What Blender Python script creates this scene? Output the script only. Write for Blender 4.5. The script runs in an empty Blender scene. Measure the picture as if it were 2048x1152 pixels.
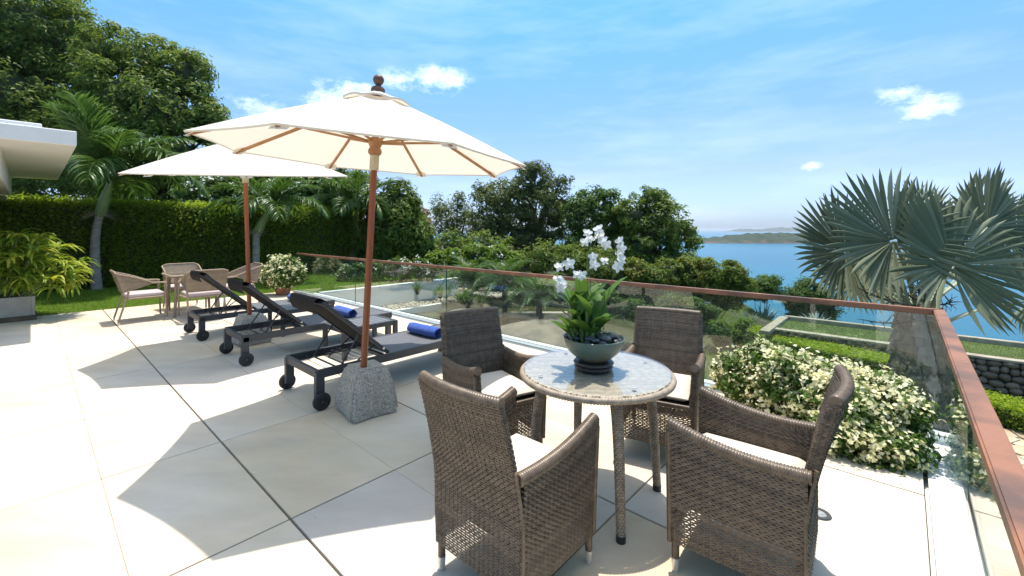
import bpy, bmesh, math, random
import numpy as np
from mathutils import Vector, Matrix

PI = math.pi
scene = bpy.context.scene
C = scene.collection
RN = np.random.default_rng(7)
random.seed(11)

# ------------------------------------------------------------------ camera, sky, sun, exposure
EYE = 1.55
FP = 870.0                                   # focal length in pixels of a 2048 px wide frame
cam_d = bpy.data.cameras.new('camera'); cam = bpy.data.objects.new('camera', cam_d); C.objects.link(cam)
cam.location = (0, 0, EYE); cam.rotation_euler = (PI/2, 0, 0)
cam_d.sensor_width = 36; cam_d.lens = 36*FP/2048
cam_d.shift_y = -117/2048
cam_d.clip_start = .05; cam_d.clip_end = 40000
scene.camera = cam
scene.view_settings.view_transform = 'Standard'; scene.view_settings.look = 'None'
scene.view_settings.gamma = 1; scene.view_settings.use_curve_mapping = False
scene.view_settings.exposure = 1.45
scene.render.engine = 'CYCLES'
scene.cycles.use_denoising = True
scene.cycles.max_bounces = 8; scene.cycles.diffuse_bounces = 4; scene.cycles.glossy_bounces = 4
scene.cycles.transmission_bounces = 8; scene.cycles.transparent_max_bounces = 16
scene.cycles.caustics_reflective = False; scene.cycles.caustics_refractive = False

SUN = Vector((.028, .196, 1.0)).normalized()
sun_el = math.asin(SUN.z); sun_az = math.atan2(SUN.x, SUN.y)
world = bpy.data.worlds.new('World'); scene.world = world; world.use_nodes = True
wn, wl = world.node_tree.nodes, world.node_tree.links
wn.clear()
def pixdir(u, v):
    return Vector(((u-1024)/FP, 1, (459-v)/FP)).normalized()
SKY_RAMP = [(0., (.34, .46, .74)), (.03, (.35, .44, .66)), (.124, (.355, .395, .55)), (.233, (.325, .43, .53)), (.335, (.30, .48, .54)), (.45, (.27, .53, .56)), (.7, (.60, .76, .68)), (1, (1.05, .95, .82))]
def build_sky():
    out = wn.new('ShaderNodeOutputWorld'); bg = wn.new('ShaderNodeBackground'); wl.new(bg.outputs[0], out.inputs[0])
    sky = wn.new('ShaderNodeTexSky'); sky.sky_type = 'NISHITA'; sky.sun_disc = False
    sky.sun_elevation = sun_el; sky.sun_rotation = sun_az
    sky.air_density = 1.0; sky.dust_density = 1.2; sky.ozone_density = 1.2; sky.altitude = 20
    bg.inputs['Strength'].default_value = .15
    tint = wn.new('ShaderNodeMix'); tint.data_type = 'RGBA'; tint.blend_type = 'MULTIPLY'; tint.inputs[0].default_value = 1
    wl.new(sky.outputs[0], tint.inputs[6]); tint.inputs[7].default_value = (1.0, 1.04, 1.0, 1)
    tc = wn.new('ShaderNodeTexCoord')
    sz = wn.new('ShaderNodeSeparateXYZ'); wl.new(tc.outputs['Generated'], sz.inputs[0]); rp = wn.new('ShaderNodeValToRGB'); el = rp.color_ramp.elements
    while len(el) < len(SKY_RAMP): el.new(.5)
    for i, (p, c) in enumerate(SKY_RAMP): el[i].position = p; el[i].color = (*c, 1)
    wl.new(sz.outputs[2], rp.inputs[0]); wl.new(rp.outputs[0], tint.inputs[7])              # bluer tint low over the sea; overhead whitened to warm the shade
    def math_(op, a, b=None, clamp=False):
        m = wn.new('ShaderNodeMath'); m.operation = op; m.use_clamp = clamp
        for i, x in enumerate((a, b)):
            if x is None: continue
            if isinstance(x, (int, float)): m.inputs[i].default_value = x
            else: wl.new(x, m.inputs[i])
        return m.outputs[0]
    def vmul(vec, s):
        m = wn.new('ShaderNodeVectorMath'); m.operation = 'MULTIPLY'; wl.new(vec, m.inputs[0]); m.inputs[1].default_value = s
        return m.outputs[0]
    def noise(vec, scale, det=6, rough=.6):
        n = wn.new('ShaderNodeTexNoise'); n.inputs['Scale'].default_value = scale
        n.inputs['Detail'].default_value = det; n.inputs['Roughness'].default_value = rough
        wl.new(vec, n.inputs['Vector']); return n.outputs[0]
    d = tc.outputs['Generated']
    # small white cumulus clouds
    nz = noise(vmul(d, (1, 1, 1.8)), 21, 10, .68)
    total = None
    for (u, v, ru, rv, k) in [(700, 192, 95, 42, 1.15), (800, 158, 60, 26, 1.0), (880, 160, 75, 34, 1.1), (520, 215, 75, 34, .75),
                              (1795, 185, 50, 30, .95), (1850, 218, 62, 44, 1.05), (1622, 334, 26, 15, .8),
                              (640, 200, 50, 20, .8)]:
        c = pixdir(u, v)
        s = wn.new('ShaderNodeVectorMath'); s.operation = 'SUBTRACT'; wl.new(d, s.inputs[0]); s.inputs[1].default_value = c
        k2 = c.y
        sc = vmul(s.outputs[0], (FP/ru/k2, FP/ru/k2, FP/rv/k2))
        ln = wn.new('ShaderNodeVectorMath'); ln.operation = 'LENGTH'; wl.new(sc, ln.inputs[0])
        m = math_('MULTIPLY', math_('SUBTRACT', 1.0, ln.outputs['Value'], True), k)
        total = m if total is None else math_('MAXIMUM', total, m)
    cl = math_('MULTIPLY', math_('ADD', total, math_('MULTIPLY', math_('SUBTRACT', nz, .56), 3.2)), .95, True)
    cl = math_('MULTIPLY', cl, math_('MULTIPLY', total, 2.4, True))
    cl = math_('MULTIPLY', cl, .6)
    # thin high haze streaks
    w1 = noise(vmul(d, (1.2, 1.0, 6.0)), 2.6, 7, .62)
    w1 = math_('MULTIPLY', math_('SUBTRACT', w1, .44), 2.3, True)
    w1 = math_('MULTIPLY', w1, .26)
    a = wn.new('ShaderNodeMix'); a.data_type = 'RGBA'; wl.new(w1, a.inputs[0]); wl.new(tint.outputs[2], a.inputs[6]); a.inputs[7].default_value = (3.6, 3.9, 4.3, 1)
    b = wn.new('ShaderNodeMix'); b.data_type = 'RGBA'; wl.new(cl, b.inputs[0]); wl.new(a.outputs[2], b.inputs[6]); b.inputs[7].default_value = (5.2, 5.3, 5.5, 1)
    wl.new(b.outputs[2], bg.inputs['Color'])
build_sky()
sl = bpy.data.lights.new('sun', 'SUN'); so = bpy.data.objects.new('sun', sl); C.objects.link(so)
sl.energy = 2.1; sl.angle = math.radians(.53); sl.color = (1, .95, .86)
so.rotation_euler = SUN.to_track_quat('Z', 'Y').to_euler(); so.location = (0, 0, 30)

# ------------------------------------------------------------------ frames
TH = math.radians(42.1)
E2 = np.array([math.sin(TH), math.cos(TH), 0]); E1 = np.array([-math.cos(TH), math.sin(TH), 0])
CO = np.array([3.20, 3.26, 0])               # terrace corner; a runs along the long edge, b outwards across it
def P(a, b, z=0.): return CO + a*E1 + b*E2 + np.array([0, 0, z])
def at(u, v, d): return np.array([(u-1024)/FP*d, d, EYE-(v-459)/FP*d])
def ab(p):
    r = np.array([p[0], p[1], 0])-CO
    return r@E1, r@E2
RZ = math.atan2(-E2[0], E2[1])               # rotation that turns local +y onto E2
def face(v): return math.atan2(-v[0], v[1])

# ------------------------------------------------------------------ object helpers
def np_mesh(name, V, F, smooth=False):
    V = np.asarray(V, dtype=np.float32).reshape(-1, 3); F = np.asarray(F, dtype=np.int32)
    me = bpy.data.meshes.new(name); n, k = F.shape
    me.vertices.add(len(V)); me.vertices.foreach_set('co', V.ravel())
    me.loops.add(n*k); me.loops.foreach_set('vertex_index', F.ravel())
    me.polygons.add(n); me.polygons.foreach_set('loop_start', np.arange(0, n*k, k, dtype=np.int32))
    me.update(calc_edges=True)
    if smooth: me.polygons.foreach_set('use_smooth', np.ones(n, dtype=bool))
    return me
def link(name, me, mat=None, parent=None, loc=None, rz=None, **tags):
    o = bpy.data.objects.new(name, me); C.objects.link(o)
    if mat is not None and me is not None and len(me.materials) == 0: me.materials.append(mat)
    if parent is not None: o.parent = parent
    if loc is not None: o.location = loc
    if rz is not None: o.rotation_euler = (0, 0, rz)
    for k, v in tags.items():
        if v is not None: o[k] = v
    return o
def thing(name, label, category, loc=(0, 0, 0), rz=0, group=None):
    return link(name, None, None, None, [float(c) for c in loc], rz, label=label, category=category, group=group)
def copy_tree(root, loc=None, rz=None, label=None):
    r = root.copy(); C.objects.link(r)
    if loc is not None: r.location = [float(c) for c in loc]
    if rz is not None: r.rotation_euler = (0, 0, rz)
    if label: r['label'] = label
    for ch in list(root.children):
        c = ch.copy(); C.objects.link(c); c.parent = r
        for g in list(ch.children):
            d = g.copy(); C.objects.link(d); d.parent = c
    return r
class MB:
    def __init__(s): s.v = []; s.f = []; s.n = 0
    def add(s, V, F):
        V = np.asarray(V, float).reshape(-1, 3)
        s.v.append(V); s.f += [tuple(int(i)+s.n for i in f) for f in F]; s.n += len(V)
    def box(s, c, size, R=None, taper=1.0):
        hx, hy, hz = np.array(size)/2
        V = np.array([(x*hx*(taper if z > 0 else 1), y*hy*(taper if z > 0 else 1), z*hz) for z in (-1, 1) for y in (-1, 1) for x in (-1, 1)])
        if R is not None: V = V@np.array(R).T
        s.add(V+np.array(c), [(0, 2, 3, 1), (4, 5, 7, 6), (0, 1, 5, 4), (2, 6, 7, 3), (0, 4, 6, 2), (1, 3, 7, 5)])
    def bar(s, p, q, w, h=None, up=(0, 0, 1)):
        p = np.array(p, float); q = np.array(q, float); h = h or w
        d = q-p; L = np.linalg.norm(d); d /= L; up = np.array(up, float)
        if abs(d@up) > .98: up = np.array([0, 1., 0])
        x = np.cross(d, up); x /= np.linalg.norm(x); z = np.cross(x, d)
        s.box((p+q)/2, (w, L, h), np.stack([x, d, z], 1))
    def tube(s, pts, rad, seg=10, cap=True, flat=1.0):
        pts = np.array(pts, float); n = len(pts); rad = np.broadcast_to(np.array(rad, float), (n,))
        T = np.gradient(pts, axis=0); T /= np.linalg.norm(T, axis=1)[:, None]+1e-12
        ref = np.array([0, 0, 1.]) if abs(T[0][2]) < .9 else np.array([1., 0, 0])
        x = np.cross(T[0], ref); x /= np.linalg.norm(x); V = []
        an = np.arange(seg)*2*PI/seg
        for i in range(n):
            x = x-T[i]*(x@T[i]); x /= np.linalg.norm(x); y = np.cross(T[i], x)
            V.append(pts[i]+rad[i]*(np.cos(an)[:, None]*x+flat*np.sin(an)[:, None]*y))
        F = [(i*seg+j, i*seg+(j+1) % seg, (i+1)*seg+(j+1) % seg, (i+1)*seg+j) for i in range(n-1) for j in range(seg)]
        if cap: F += [tuple(range(seg))[::-1], tuple((n-1)*seg+j for j in range(seg))]
        s.add(np.concatenate(V), F)
    def lathe(s, prof, seg=24, c=(0, 0, 0)):
        an = np.arange(seg)*2*PI/seg; V = []
        for r, z in prof: V.append(np.stack([r*np.cos(an), r*np.sin(an), np.full(seg, z)], 1))
        F = [(i*seg+j, i*seg+(j+1) % seg, (i+1)*seg+(j+1) % seg, (i+1)*seg+j) for i in range(len(prof)-1) for j in range(seg)]
        F += [tuple(range(seg))[::-1], tuple((len(prof)-1)*seg+j for j in range(seg))]
        s.add(np.concatenate(V)+np.array(c), F)
    def mesh(s, name, smooth=False, bevel=0, bseg=2, weld=False):
        me = bpy.data.meshes.new(name); me.from_pydata(np.concatenate(s.v).tolist(), [], s.f); me.update()
        if bevel or weld:
            bm = bmesh.new(); bm.from_mesh(me)
            if weld: bmesh.ops.remove_doubles(bm, verts=bm.verts, dist=1e-5)
            if bevel:
                ed = [e for e in bm.edges if len(e.link_faces) == 2 and e.calc_face_angle(0) > .6]
                bmesh.ops.bevel(bm, geom=ed, offset=bevel, segments=bseg, profile=.5, affect='EDGES', clamp_overlap=True)
            bm.to_mesh(me); bm.free()
        if smooth:
            me.polygons.foreach_set('use_smooth', np.ones(len(me.polygons), dtype=bool))
            me.set_sharp_from_angle(angle=.7)
        return me
def grid_faces(n, m, base=0):
    i = np.arange(n-1)[:, None]*m+np.arange(m-1)[None, :]
    return np.stack([i, i+1, i+m+1, i+m], -1).reshape(-1, 4)+base

# ------------------------------------------------------------------ materials
def mat(name, c1, c2=None, scale=5., rough=.6, bump=0., bscale=None, spec=.5, metal=0., detail=5, coords='Object', stretch=(1, 1, 1), lo=.35, hi=.65, objrand=0., island=0., sheen=0.):
    m = bpy.data.materials.new(name); m.use_nodes = True; N, L = m.node_tree.nodes, m.node_tree.links
    b = N['Principled BSDF']; b.inputs['Roughness'].default_value = rough; b.inputs['Metallic'].default_value = metal
    b.inputs['Specular IOR Level'].default_value = spec
    if sheen: b.inputs['Sheen Weight'].default_value = sheen
    c1 = (*c1, 1); c2 = (*(c2 or c1[:3]), 1)
    tc = N.new('ShaderNodeTexCoord'); mp = N.new('ShaderNodeMapping'); mp.inputs['Scale'].default_value = stretch
    if coords == 'World':
        g = N.new('ShaderNodeNewGeometry'); L.new(g.outputs['Position'], mp.inputs[0])
    else: L.new(tc.outputs[coords], mp.inputs[0])
    n = N.new('ShaderNodeTexNoise'); n.inputs['Scale'].default_value = scale; n.inputs['Detail'].default_value = detail; L.new(mp.outputs[0], n.inputs['Vector'])
    r = N.new('ShaderNodeMapRange'); r.inputs[1].default_value = lo; r.inputs[2].default_value = hi; L.new(n.outputs[0], r.inputs[0])
    fac = r.outputs[0]
    mx = N.new('ShaderNodeMix'); mx.data_type = 'RGBA'; mx.inputs[6].default_value = c1; mx.inputs[7].default_value = c2; L.new(fac, mx.inputs[0])
    col = mx.outputs[2]
    for amt, kind in ((objrand, 'o'), (island, 'i')):
        if amt:
            if kind == 'o': s = N.new('ShaderNodeObjectInfo').outputs['Random']
            else: s = N.new('ShaderNodeNewGeometry').outputs['Random Per Island']
            mr = N.new('ShaderNodeMapRange'); mr.inputs[3].default_value = 1-amt; mr.inputs[4].default_value = 1+amt; L.new(s, mr.inputs[0])
            hv = N.new('ShaderNodeHueSaturation'); L.new(mr.outputs[0], hv.inputs['Value']); L.new(col, hv.inputs['Color']); col = hv.outputs[0]
    L.new(col, b.inputs['Base Color'])
    if bump:
        n2 = N.new('ShaderNodeTexNoise'); n2.inputs['Scale'].default_value = bscale or scale*4; n2.inputs['Detail'].default_value = 4; L.new(mp.outputs[0], n2.inputs['Vector'])
        bp = N.new('ShaderNodeBump'); bp.inputs['Strength'].default_value = bump; bp.inputs['Distance'].default_value = .02
        L.new(n2.outputs[0], bp.inputs['Height']); L.new(bp.outputs[0], b.inputs['Normal'])
    return m
def leafmat(name, cols, rough=.5, trans=.4, tcol=None, spec=.25, patch=.35):
    m = bpy.data.materials.new(name); m.use_nodes = True; N, L = m.node_tree.nodes, m.node_tree.links
    b = N['Principled BSDF']; b.inputs['Roughness'].default_value = rough; b.inputs['Specular IOR Level'].default_value = spec
    g = N.new('ShaderNodeNewGeometry'); r = N.new('ShaderNodeValToRGB'); r.color_ramp.interpolation = 'LINEAR'
    el = r.color_ramp.elements
    while len(el) < len(cols): el.new(.5)
    for i, c in enumerate(cols): el[i].position = i/(len(cols)-1); el[i].color = (*c, 1)
    nz = N.new('ShaderNodeTexNoise'); nz.inputs['Scale'].default_value = 1.1; nz.inputs['Detail'].default_value = 3; L.new(g.outputs['Position'], nz.inputs['Vector'])
    ad = N.new('ShaderNodeMix'); ad.inputs[0].default_value = patch
    L.new(g.outputs['Random Per Island'], ad.inputs[2])
    mr = N.new('ShaderNodeMapRange'); mr.inputs[1].default_value = .3; mr.inputs[2].default_value = .7; L.new(nz.outputs[0], mr.inputs[0]); L.new(mr.outputs[0], ad.inputs[3])
    L.new(ad.outputs[0], r.inputs[0]); L.new(r.outputs[0], b.inputs['Base Color'])
    t = N.new('ShaderNodeBsdfTranslucent'); hv = N.new('ShaderNodeHueSaturation'); hv.inputs['Value'].default_value = 1.5; hv.inputs['Hue'].default_value = .485; L.new(r.outputs[0], hv.inputs['Color']); L.new(hv.outputs[0], t.inputs[0])
    mx = N.new('ShaderNodeMixShader'); mx.inputs[0].default_value = trans; L.new(b.outputs[0], mx.inputs[1]); L.new(t.outputs[0], mx.inputs[2])
    L.new(mx.outputs[0], N['Material Output'].inputs[0])
    return m
def glassmat(name, tint, ior=1.5, rough=0., film=0.0):
    m = bpy.data.materials.new(name); m.use_nodes = True; N, L = m.node_tree.nodes, m.node_tree.links
    N.clear(); out = N.new('ShaderNodeOutputMaterial'); tr = N.new('ShaderNodeBsdfTransparent'); tr.inputs[0].default_value = (*tint, 1)
    gl = N.new('ShaderNodeBsdfGlossy'); gl.inputs['Roughness'].default_value = rough; gl.inputs[0].default_value = (1, 1, 1, 1)
    fr = N.new('ShaderNodeFresnel'); gg = N.new('ShaderNodeNewGeometry'); mi = N.new('ShaderNodeMix'); mi.inputs[2].default_value = ior; mi.inputs[3].default_value = 1/ior
    L.new(gg.outputs['Backfacing'], mi.inputs[0]); L.new(mi.outputs[0], fr.inputs[0])      # thin pane: the same reflectance from either side
    mx = N.new('ShaderNodeMixShader'); L.new(fr.outputs[0], mx.inputs[0]); L.new(tr.outputs[0], mx.inputs[1]); L.new(gl.outputs[0], mx.inputs[2])
    if film:
        df = N.new('ShaderNodeBsdfDiffuse'); df.inputs[0].default_value = (.6, .68, .64, 1); m2 = N.new('ShaderNodeMixShader'); m2.inputs[0].default_value = film
        L.new(mx.outputs[0], m2.inputs[1]); L.new(df.outputs[0], m2.inputs[2]); L.new(m2.outputs[0], out.inputs[0])
    else: L.new(mx.outputs[0], out.inputs[0])
    return m

def slab_mat():
    m = bpy.data.materials.new('sandstone_slab'); m.use_nodes = True; N, L = m.node_tree.nodes, m.node_tree.links
    b = N['Principled BSDF']; b.inputs['Roughness'].default_value = .62; b.inputs['Specular IOR Level'].default_value = .3
    oi = N.new('ShaderNodeObjectInfo'); g = N.new('ShaderNodeNewGeometry')
    r = N.new('ShaderNodeValToRGB'); el = r.color_ramp.elements
    cs = [(0, (.64, .56, .455)), (.25, (.69, .575, .435)), (.45, (.665, .59, .49)), (.6, (.69, .59, .455)), (.75, (.69, .555, .375)), (.88, (.61, .545, .465)), (1, (.69, .54, .35))]
    while len(el) < len(cs): el.new(.5)
    for i, (p, c) in enumerate(cs): el[i].position = p; el[i].color = (*c, 1)
    L.new(oi.outputs['Random'], r.inputs[0])
    n = N.new('ShaderNodeTexNoise'); n.inputs['Scale'].default_value = 1.3; n.inputs['Detail'].default_value = 8; n.inputs['Roughness'].default_value = .62
    mp = N.new('ShaderNodeMapping'); mp.inputs['Rotation'].default_value = (0, 0, TH); mp.inputs['Scale'].default_value = (1, 2.6, 1)
    ad = N.new('ShaderNodeVectorMath'); ad.operation = 'ADD'
    vs = N.new('ShaderNodeVectorMath'); vs.operation = 'SCALE'; vs.inputs[3].default_value = 1.0
    sc = N.new('ShaderNodeMath'); sc.operation = 'MULTIPLY'; sc.inputs[1].default_value = 40; L.new(oi.outputs['Random'], sc.inputs[0])
    L.new(g.outputs['Position'], ad.inputs[0]); L.new(sc.outputs[0], ad.inputs[1]); L.new(ad.outputs[0], mp.inputs[0]); L.new(mp.outputs[0], n.inputs['Vector'])
    mr = N.new('ShaderNodeMapRange'); mr.inputs[1].default_value = .3; mr.inputs[2].default_value = .72; mr.inputs[3].default_value = .82; mr.inputs[4].default_value = 1.07; L.new(n.outputs[0], mr.inputs[0])
    hv = N.new('ShaderNodeHueSaturation'); L.new(r.outputs[0], hv.inputs['Color']); L.new(mr.outputs[0], hv.inputs['Value'])
    ms = N.new('ShaderNodeMapRange'); ms.inputs[1].default_value = .35; ms.inputs[2].default_value = .7; ms.inputs[3].default_value = .75; ms.inputs[4].default_value = 1.35
    n3 = N.new('ShaderNodeTexNoise'); n3.inputs['Scale'].default_value = .9; n3.inputs['Detail'].default_value = 5; L.new(g.outputs['Position'], n3.inputs['Vector']); L.new(n3.outputs[0], ms.inputs[0]); L.new(ms.outputs[0], hv.inputs['Saturation'])
    # tiny dark specks of wear
    v = N.new('ShaderNodeTexVoronoi'); v.inputs['Scale'].default_value = 3.2; L.new(g.outputs['Position'], v.inputs['Vector'])
    lt = N.new('ShaderNodeMath'); lt.operation = 'LESS_THAN'; lt.inputs[1].default_value = .022; L.new(v.outputs['Distance'], lt.inputs[0])
    lf = N.new('ShaderNodeMath'); lf.operation = 'MULTIPLY'; lf.inputs[1].default_value = .5; L.new(lt.outputs[0], lf.inputs[0])
    mx = N.new('ShaderNodeMix'); mx.data_type = 'RGBA'; L.new(lf.outputs[0], mx.inputs[0]); L.new(hv.outputs[0], mx.inputs[6]); mx.inputs[7].default_value = (.2, .17, .13, 1)
    L.new(mx.outputs[2], b.inputs['Base Color'])
    n2 = N.new('ShaderNodeTexNoise'); n2.inputs['Scale'].default_value = 60; n2.inputs['Detail'].default_value = 4; L.new(g.outputs['Position'], n2.inputs['Vector'])
    bp = N.new('ShaderNodeBump'); bp.inputs['Strength'].default_value = .12; bp.inputs['Distance'].default_value = .01; L.new(n2.outputs[0], bp.inputs['Height']); L.new(bp.outputs[0], b.inputs['Normal'])
    return m
def granite_mat():
    m = mat('granite', (.52, .45, .36), (.38, .33, .26), 14, .8, .5, 120)
    N, L = m.node_tree.nodes, m.node_tree.links; b = N['Principled BSDF']
    tc = N.new('ShaderNodeTexCoord'); v = N.new('ShaderNodeTexVoronoi'); v.inputs['Scale'].default_value = 130; L.new(tc.outputs['Object'], v.inputs['Vector'])
    r = N.new('ShaderNodeValToRGB'); r.color_ramp.interpolation = 'CONSTANT'; el = r.color_ramp.elements; el.new(.5); el.new(.7)
    for e, p, c in zip(el, (0, .22, .5, .8), (.07, .26, .38, .6)): e.position = p; e.color = (c, c*.95, c*.87, 1)
    sp = N.new('ShaderNodeSeparateColor'); L.new(v.outputs['Color'], sp.inputs[0]); L.new(sp.outputs[0], r.inputs[0])
    mx = N.new('ShaderNodeMix'); mx.data_type = 'RGBA'; mx.inputs[0].default_value = .5
    old = b.inputs['Base Color'].links[0].from_socket; L.new(old, mx.inputs[6]); L.new(r.outputs[0], mx.inputs[7]); L.new(mx.outputs[2], b.inputs['Base Color'])
    return m
def fabric_mat(name, col, trans=.2, tc=(.8, .7, .55)):
    m = mat(name, col, tuple(c*.95 for c in col), 3, .85, .12, 9, spec=.15)
    N, L = m.node_tree.nodes, m.node_tree.links; b = N['Principled BSDF']
    t = N.new('ShaderNodeBsdfTranslucent'); t.inputs[0].default_value = (*tc, 1)
    mx = N.new('ShaderNodeMixShader'); mx.inputs[0].default_value = trans; L.new(b.outputs[0], mx.inputs[1]); L.new(t.outputs[0], mx.inputs[2]); L.new(mx.outputs[0], N['Material Output'].inputs[0])
    return m
def water_mat(name, col, scale, strength, rough=.1, stretch=(1, 1, 1), col2=None, cs=.01):
    m = mat(name, col, col2 or col, cs, rough, coords='World', detail=4, lo=.3, hi=.7)
    N, L = m.node_tree.nodes, m.node_tree.links; b = N['Principled BSDF']; b.inputs['IOR'].default_value = 1.33; b.inputs['Specular IOR Level'].default_value = .3
    g = N.new('ShaderNodeNewGeometry'); mp = N.new('ShaderNodeMapping'); mp.inputs['Scale'].default_value = stretch; L.new(g.outputs['Position'], mp.inputs[0])
    n = N.new('ShaderNodeTexNoise'); n.inputs['Scale'].default_value = scale; n.inputs['Detail'].default_value = 8; n.inputs['Roughness'].default_value = .65; L.new(mp.outputs[0], n.inputs['Vector'])
    bp = N.new('ShaderNodeBump'); bp.inputs['Strength'].default_value = strength; bp.inputs['Distance'].default_value = 1/scale*.3; L.new(n.outputs[0], bp.inputs['Height']); L.new(bp.outputs[0], b.inputs['Normal'])
    return m

M_slab = slab_mat()
M_sub = mat('dark_joint_bed', (.05, .042, .032), (.10, .085, .06), 20, .95)
M_white = mat('white_render', (.74, .73, .70), (.68, .67, .64), 1.5, .75, .08, 40)
M_wall = mat('cream_painted_wall', (.72, .69, .62), (.68, .65, .58), 1.2, .8, .06, 50)
M_lawn = mat('lawn_soil', (.075, .13, .025), (.05, .095, .018), 1.2, .95, .5, 60, coords='World', island=0)
M_grass = leafmat('grass_blades', [(.12, .23, .02), (.18, .30, .03), (.25, .35, .05)], .55, .35)
M_grassdry = leafmat('dry_lawn_blades', [(.13, .16, .04), (.19, .21, .07), (.25, .24, .10)], .6, .3)
M_earth = mat('garden_earth', (.075, .068, .036), (.038, .058, .018), .8, .95, .5, 18, coords='World')
M_sea = water_mat('sea_water', (.001, .10, .17), .35, .6, .22, (1, 1, 1), (.002, .13, .205), .004)
M_pond = water_mat('pond_water', (.055, .055, .022), 5, .25, .05)
M_rock = mat('boulder_rock', (.20, .165, .12), (.085, .075, .055), 2.2, .85, .6, 14)
M_stone = mat('rubble_stone', (.20, .165, .125), (.12, .10, .08), 6, .9, .5, 30, objrand=.4)
M_flag = mat('orange_flagstone', (.42, .30, .17), (.50, .42, .30), 2.2, .8, .3, 30, objrand=.28)
M_coping = mat('pale_stone_coping', (.38, .34, .26), (.27, .23, .17), 4, .85, .3, 25)
M_pebble = mat('dark_pebble', (.10, .10, .10), (.06, .055, .06), 9, .5, .1, objrand=.6)
M_pebw = mat('white_coral_stone', (.66, .62, .54), (.5, .46, .38), 18, .8, .5, 60)
M_gravel = mat('pale_gravel', (.42, .36, .28), (.30, .26, .2), 9, .8, island=.5)
M_granite = granite_mat()
M_canvas = fabric_mat('cream_canvas', (.80, .77, .70), .38, (.80, .71, .58))
M_wood = mat('oiled_hardwood', (.31, .085, .02), (.20, .05, .013), 6, .42, .1, 60, stretch=(1, 1, .12))
M_rib = mat('pale_timber_rib', (.42, .22, .10), (.34, .16, .07), 10, .5)
M_finial = mat('weathered_dark_wood', (.16, .07, .045), (.11, .05, .035), 12, .55)
M_rail = mat('handrail_timber', (.29, .125, .065), (.12, .064, .043), 7, .5, .2, 90, stretch=(.6, .6, 1), coords='World', lo=.40, hi=.66, detail=9)
M_rope = mat('natural_rope', (.62, .54, .42), (.5, .42, .3), 40, .9)
M_frame = mat('charcoal_aluminium', (.058, .06, .065), (.05, .052, .056), 4, .5, spec=.35)
M_sling = mat('black_mesh_sling', (.022, .020, .019), (.03, .027, .025), 30, .85, .1, 200, spec=.1)
M_pad = mat('grey_sling_seat', (.115, .12, .135), (.10, .105, .12), 20, .8, .15, 200)
M_rubber = mat('black_rubber', (.018, .018, .02), None, 4, .6)
M_towel = mat('royal_blue_towel', (.018, .10, .50), (.012, .07, .40), 14, .95, .7, 160, sheen=.3)
M_slat = mat('grey_slat', (.15, .155, .17), (.125, .13, .145), 6, .5)
M_wick = mat('dark_brown_wicker', (.145, .102, .066), (.085, .058, .037), 30, .36, island=.32)
M_wickd = mat('wicker_shadow_lining', (.035, .027, .02), None, 5, .8)  # paints gap shade behind the weave; also plain dark boards and undersides
M_wickt = mat('taupe_wicker', (.46, .40, .33), (.34, .29, .23), 30, .55, island=.12)
M_wickleg = mat('tan_wicker', (.33, .265, .195), (.23, .18, .13), 30, .5, island=.22)
M_wickl = mat('light_brown_wicker', (.33, .25, .17), (.27, .20, .135), 20, .55, island=.15)
M_alu = mat('brushed_aluminium_cap', (.72, .70, .66), None, 8, .35, metal=.7)
M_cush = mat('cream_cushion', (.62, .565, .485), (.56, .51, .43), 3, .85, .1, 25)
M_cushl = mat('lilac_grey_cushion', (.50, .42, .42), (.45, .38, .39), 4, .85, .1, 30)
M_tglass = glassmat('table_glass', (.985, .99, .975), 1.45, .0)
M_glass = glassmat('balustrade_glass', (.90, .955, .93), 1.5, 0, .012)
M_edge = mat('green_glass_edge', (.02, .075, .05), None, 3, .15)
M_terra = mat('terracotta', (.40, .17, .10), (.32, .14, .085), 8, .8, .2, 40)
M_conc = mat('grey_planter_render', (.44, .42, .38), (.34, .32, .28), 3, .85, .2, 30)
M_bark = mat('tree_bark', (.13, .10, .07), (.08, .065, .045), 5, .9, .6, 20)
M_palmbark = mat('grey_palm_trunk', (.34, .31, .28), (.22, .195, .17), 5, .85, .5, 14, stretch=(1, 1, 3))
M_fanbark = mat('brown_fan_palm_trunk', (.23, .19, .15), (.11, .088, .066), 5, .9, .7, 18)
M_shaft = mat('green_crownshaft', (.20, .27, .10), (.15, .21, .07), 3, .5)
M_lf_dark = leafmat('dark_tree_leaves', [(.045, .09, .015), (.09, .16, .022), (.15, .22, .035), (.23, .26, .055)])
M_lf_mid = leafmat('mid_green_leaves', [(.04, .085, .014), (.075, .145, .022), (.12, .21, .035)])
M_lf_olive = leafmat('olive_leaves', [(.055, .085, .022), (.11, .15, .04), (.20, .23, .07)])
M_lf_bright = leafmat('bright_green_leaves', [(.06, .12, .012), (.12, .21, .02), (.19, .28, .04)], .45, .4)
M_lf_orange = leafmat('orange_tipped_leaves', [(.04, .085, .012), (.09, .16, .02), (.16, .21, .03), (.30, .17, .04)], .45, .4)
M_lf_red = leafmat('russet_leaves', [(.12, .09, .03), (.28, .15, .05)], .5, .35)
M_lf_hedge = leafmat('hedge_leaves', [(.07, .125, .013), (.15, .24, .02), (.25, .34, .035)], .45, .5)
M_lf_hedgetop = leafmat('hedge_top_leaves', [(.18, .28, .015), (.32, .42, .03)], .45, .45)  # yellower and brighter than the side leaves
M_lf_palm = leafmat('palm_leaflets', [(.035, .085, .012), (.06, .13, .018), (.10, .18, .03)], .38, .35, spec=.5)
M_lf_strap = leafmat('strap_leaves', [(.09, .17, .015), (.20, .30, .03), (.50, .48, .06)], .4, .4, patch=.2)
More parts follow.
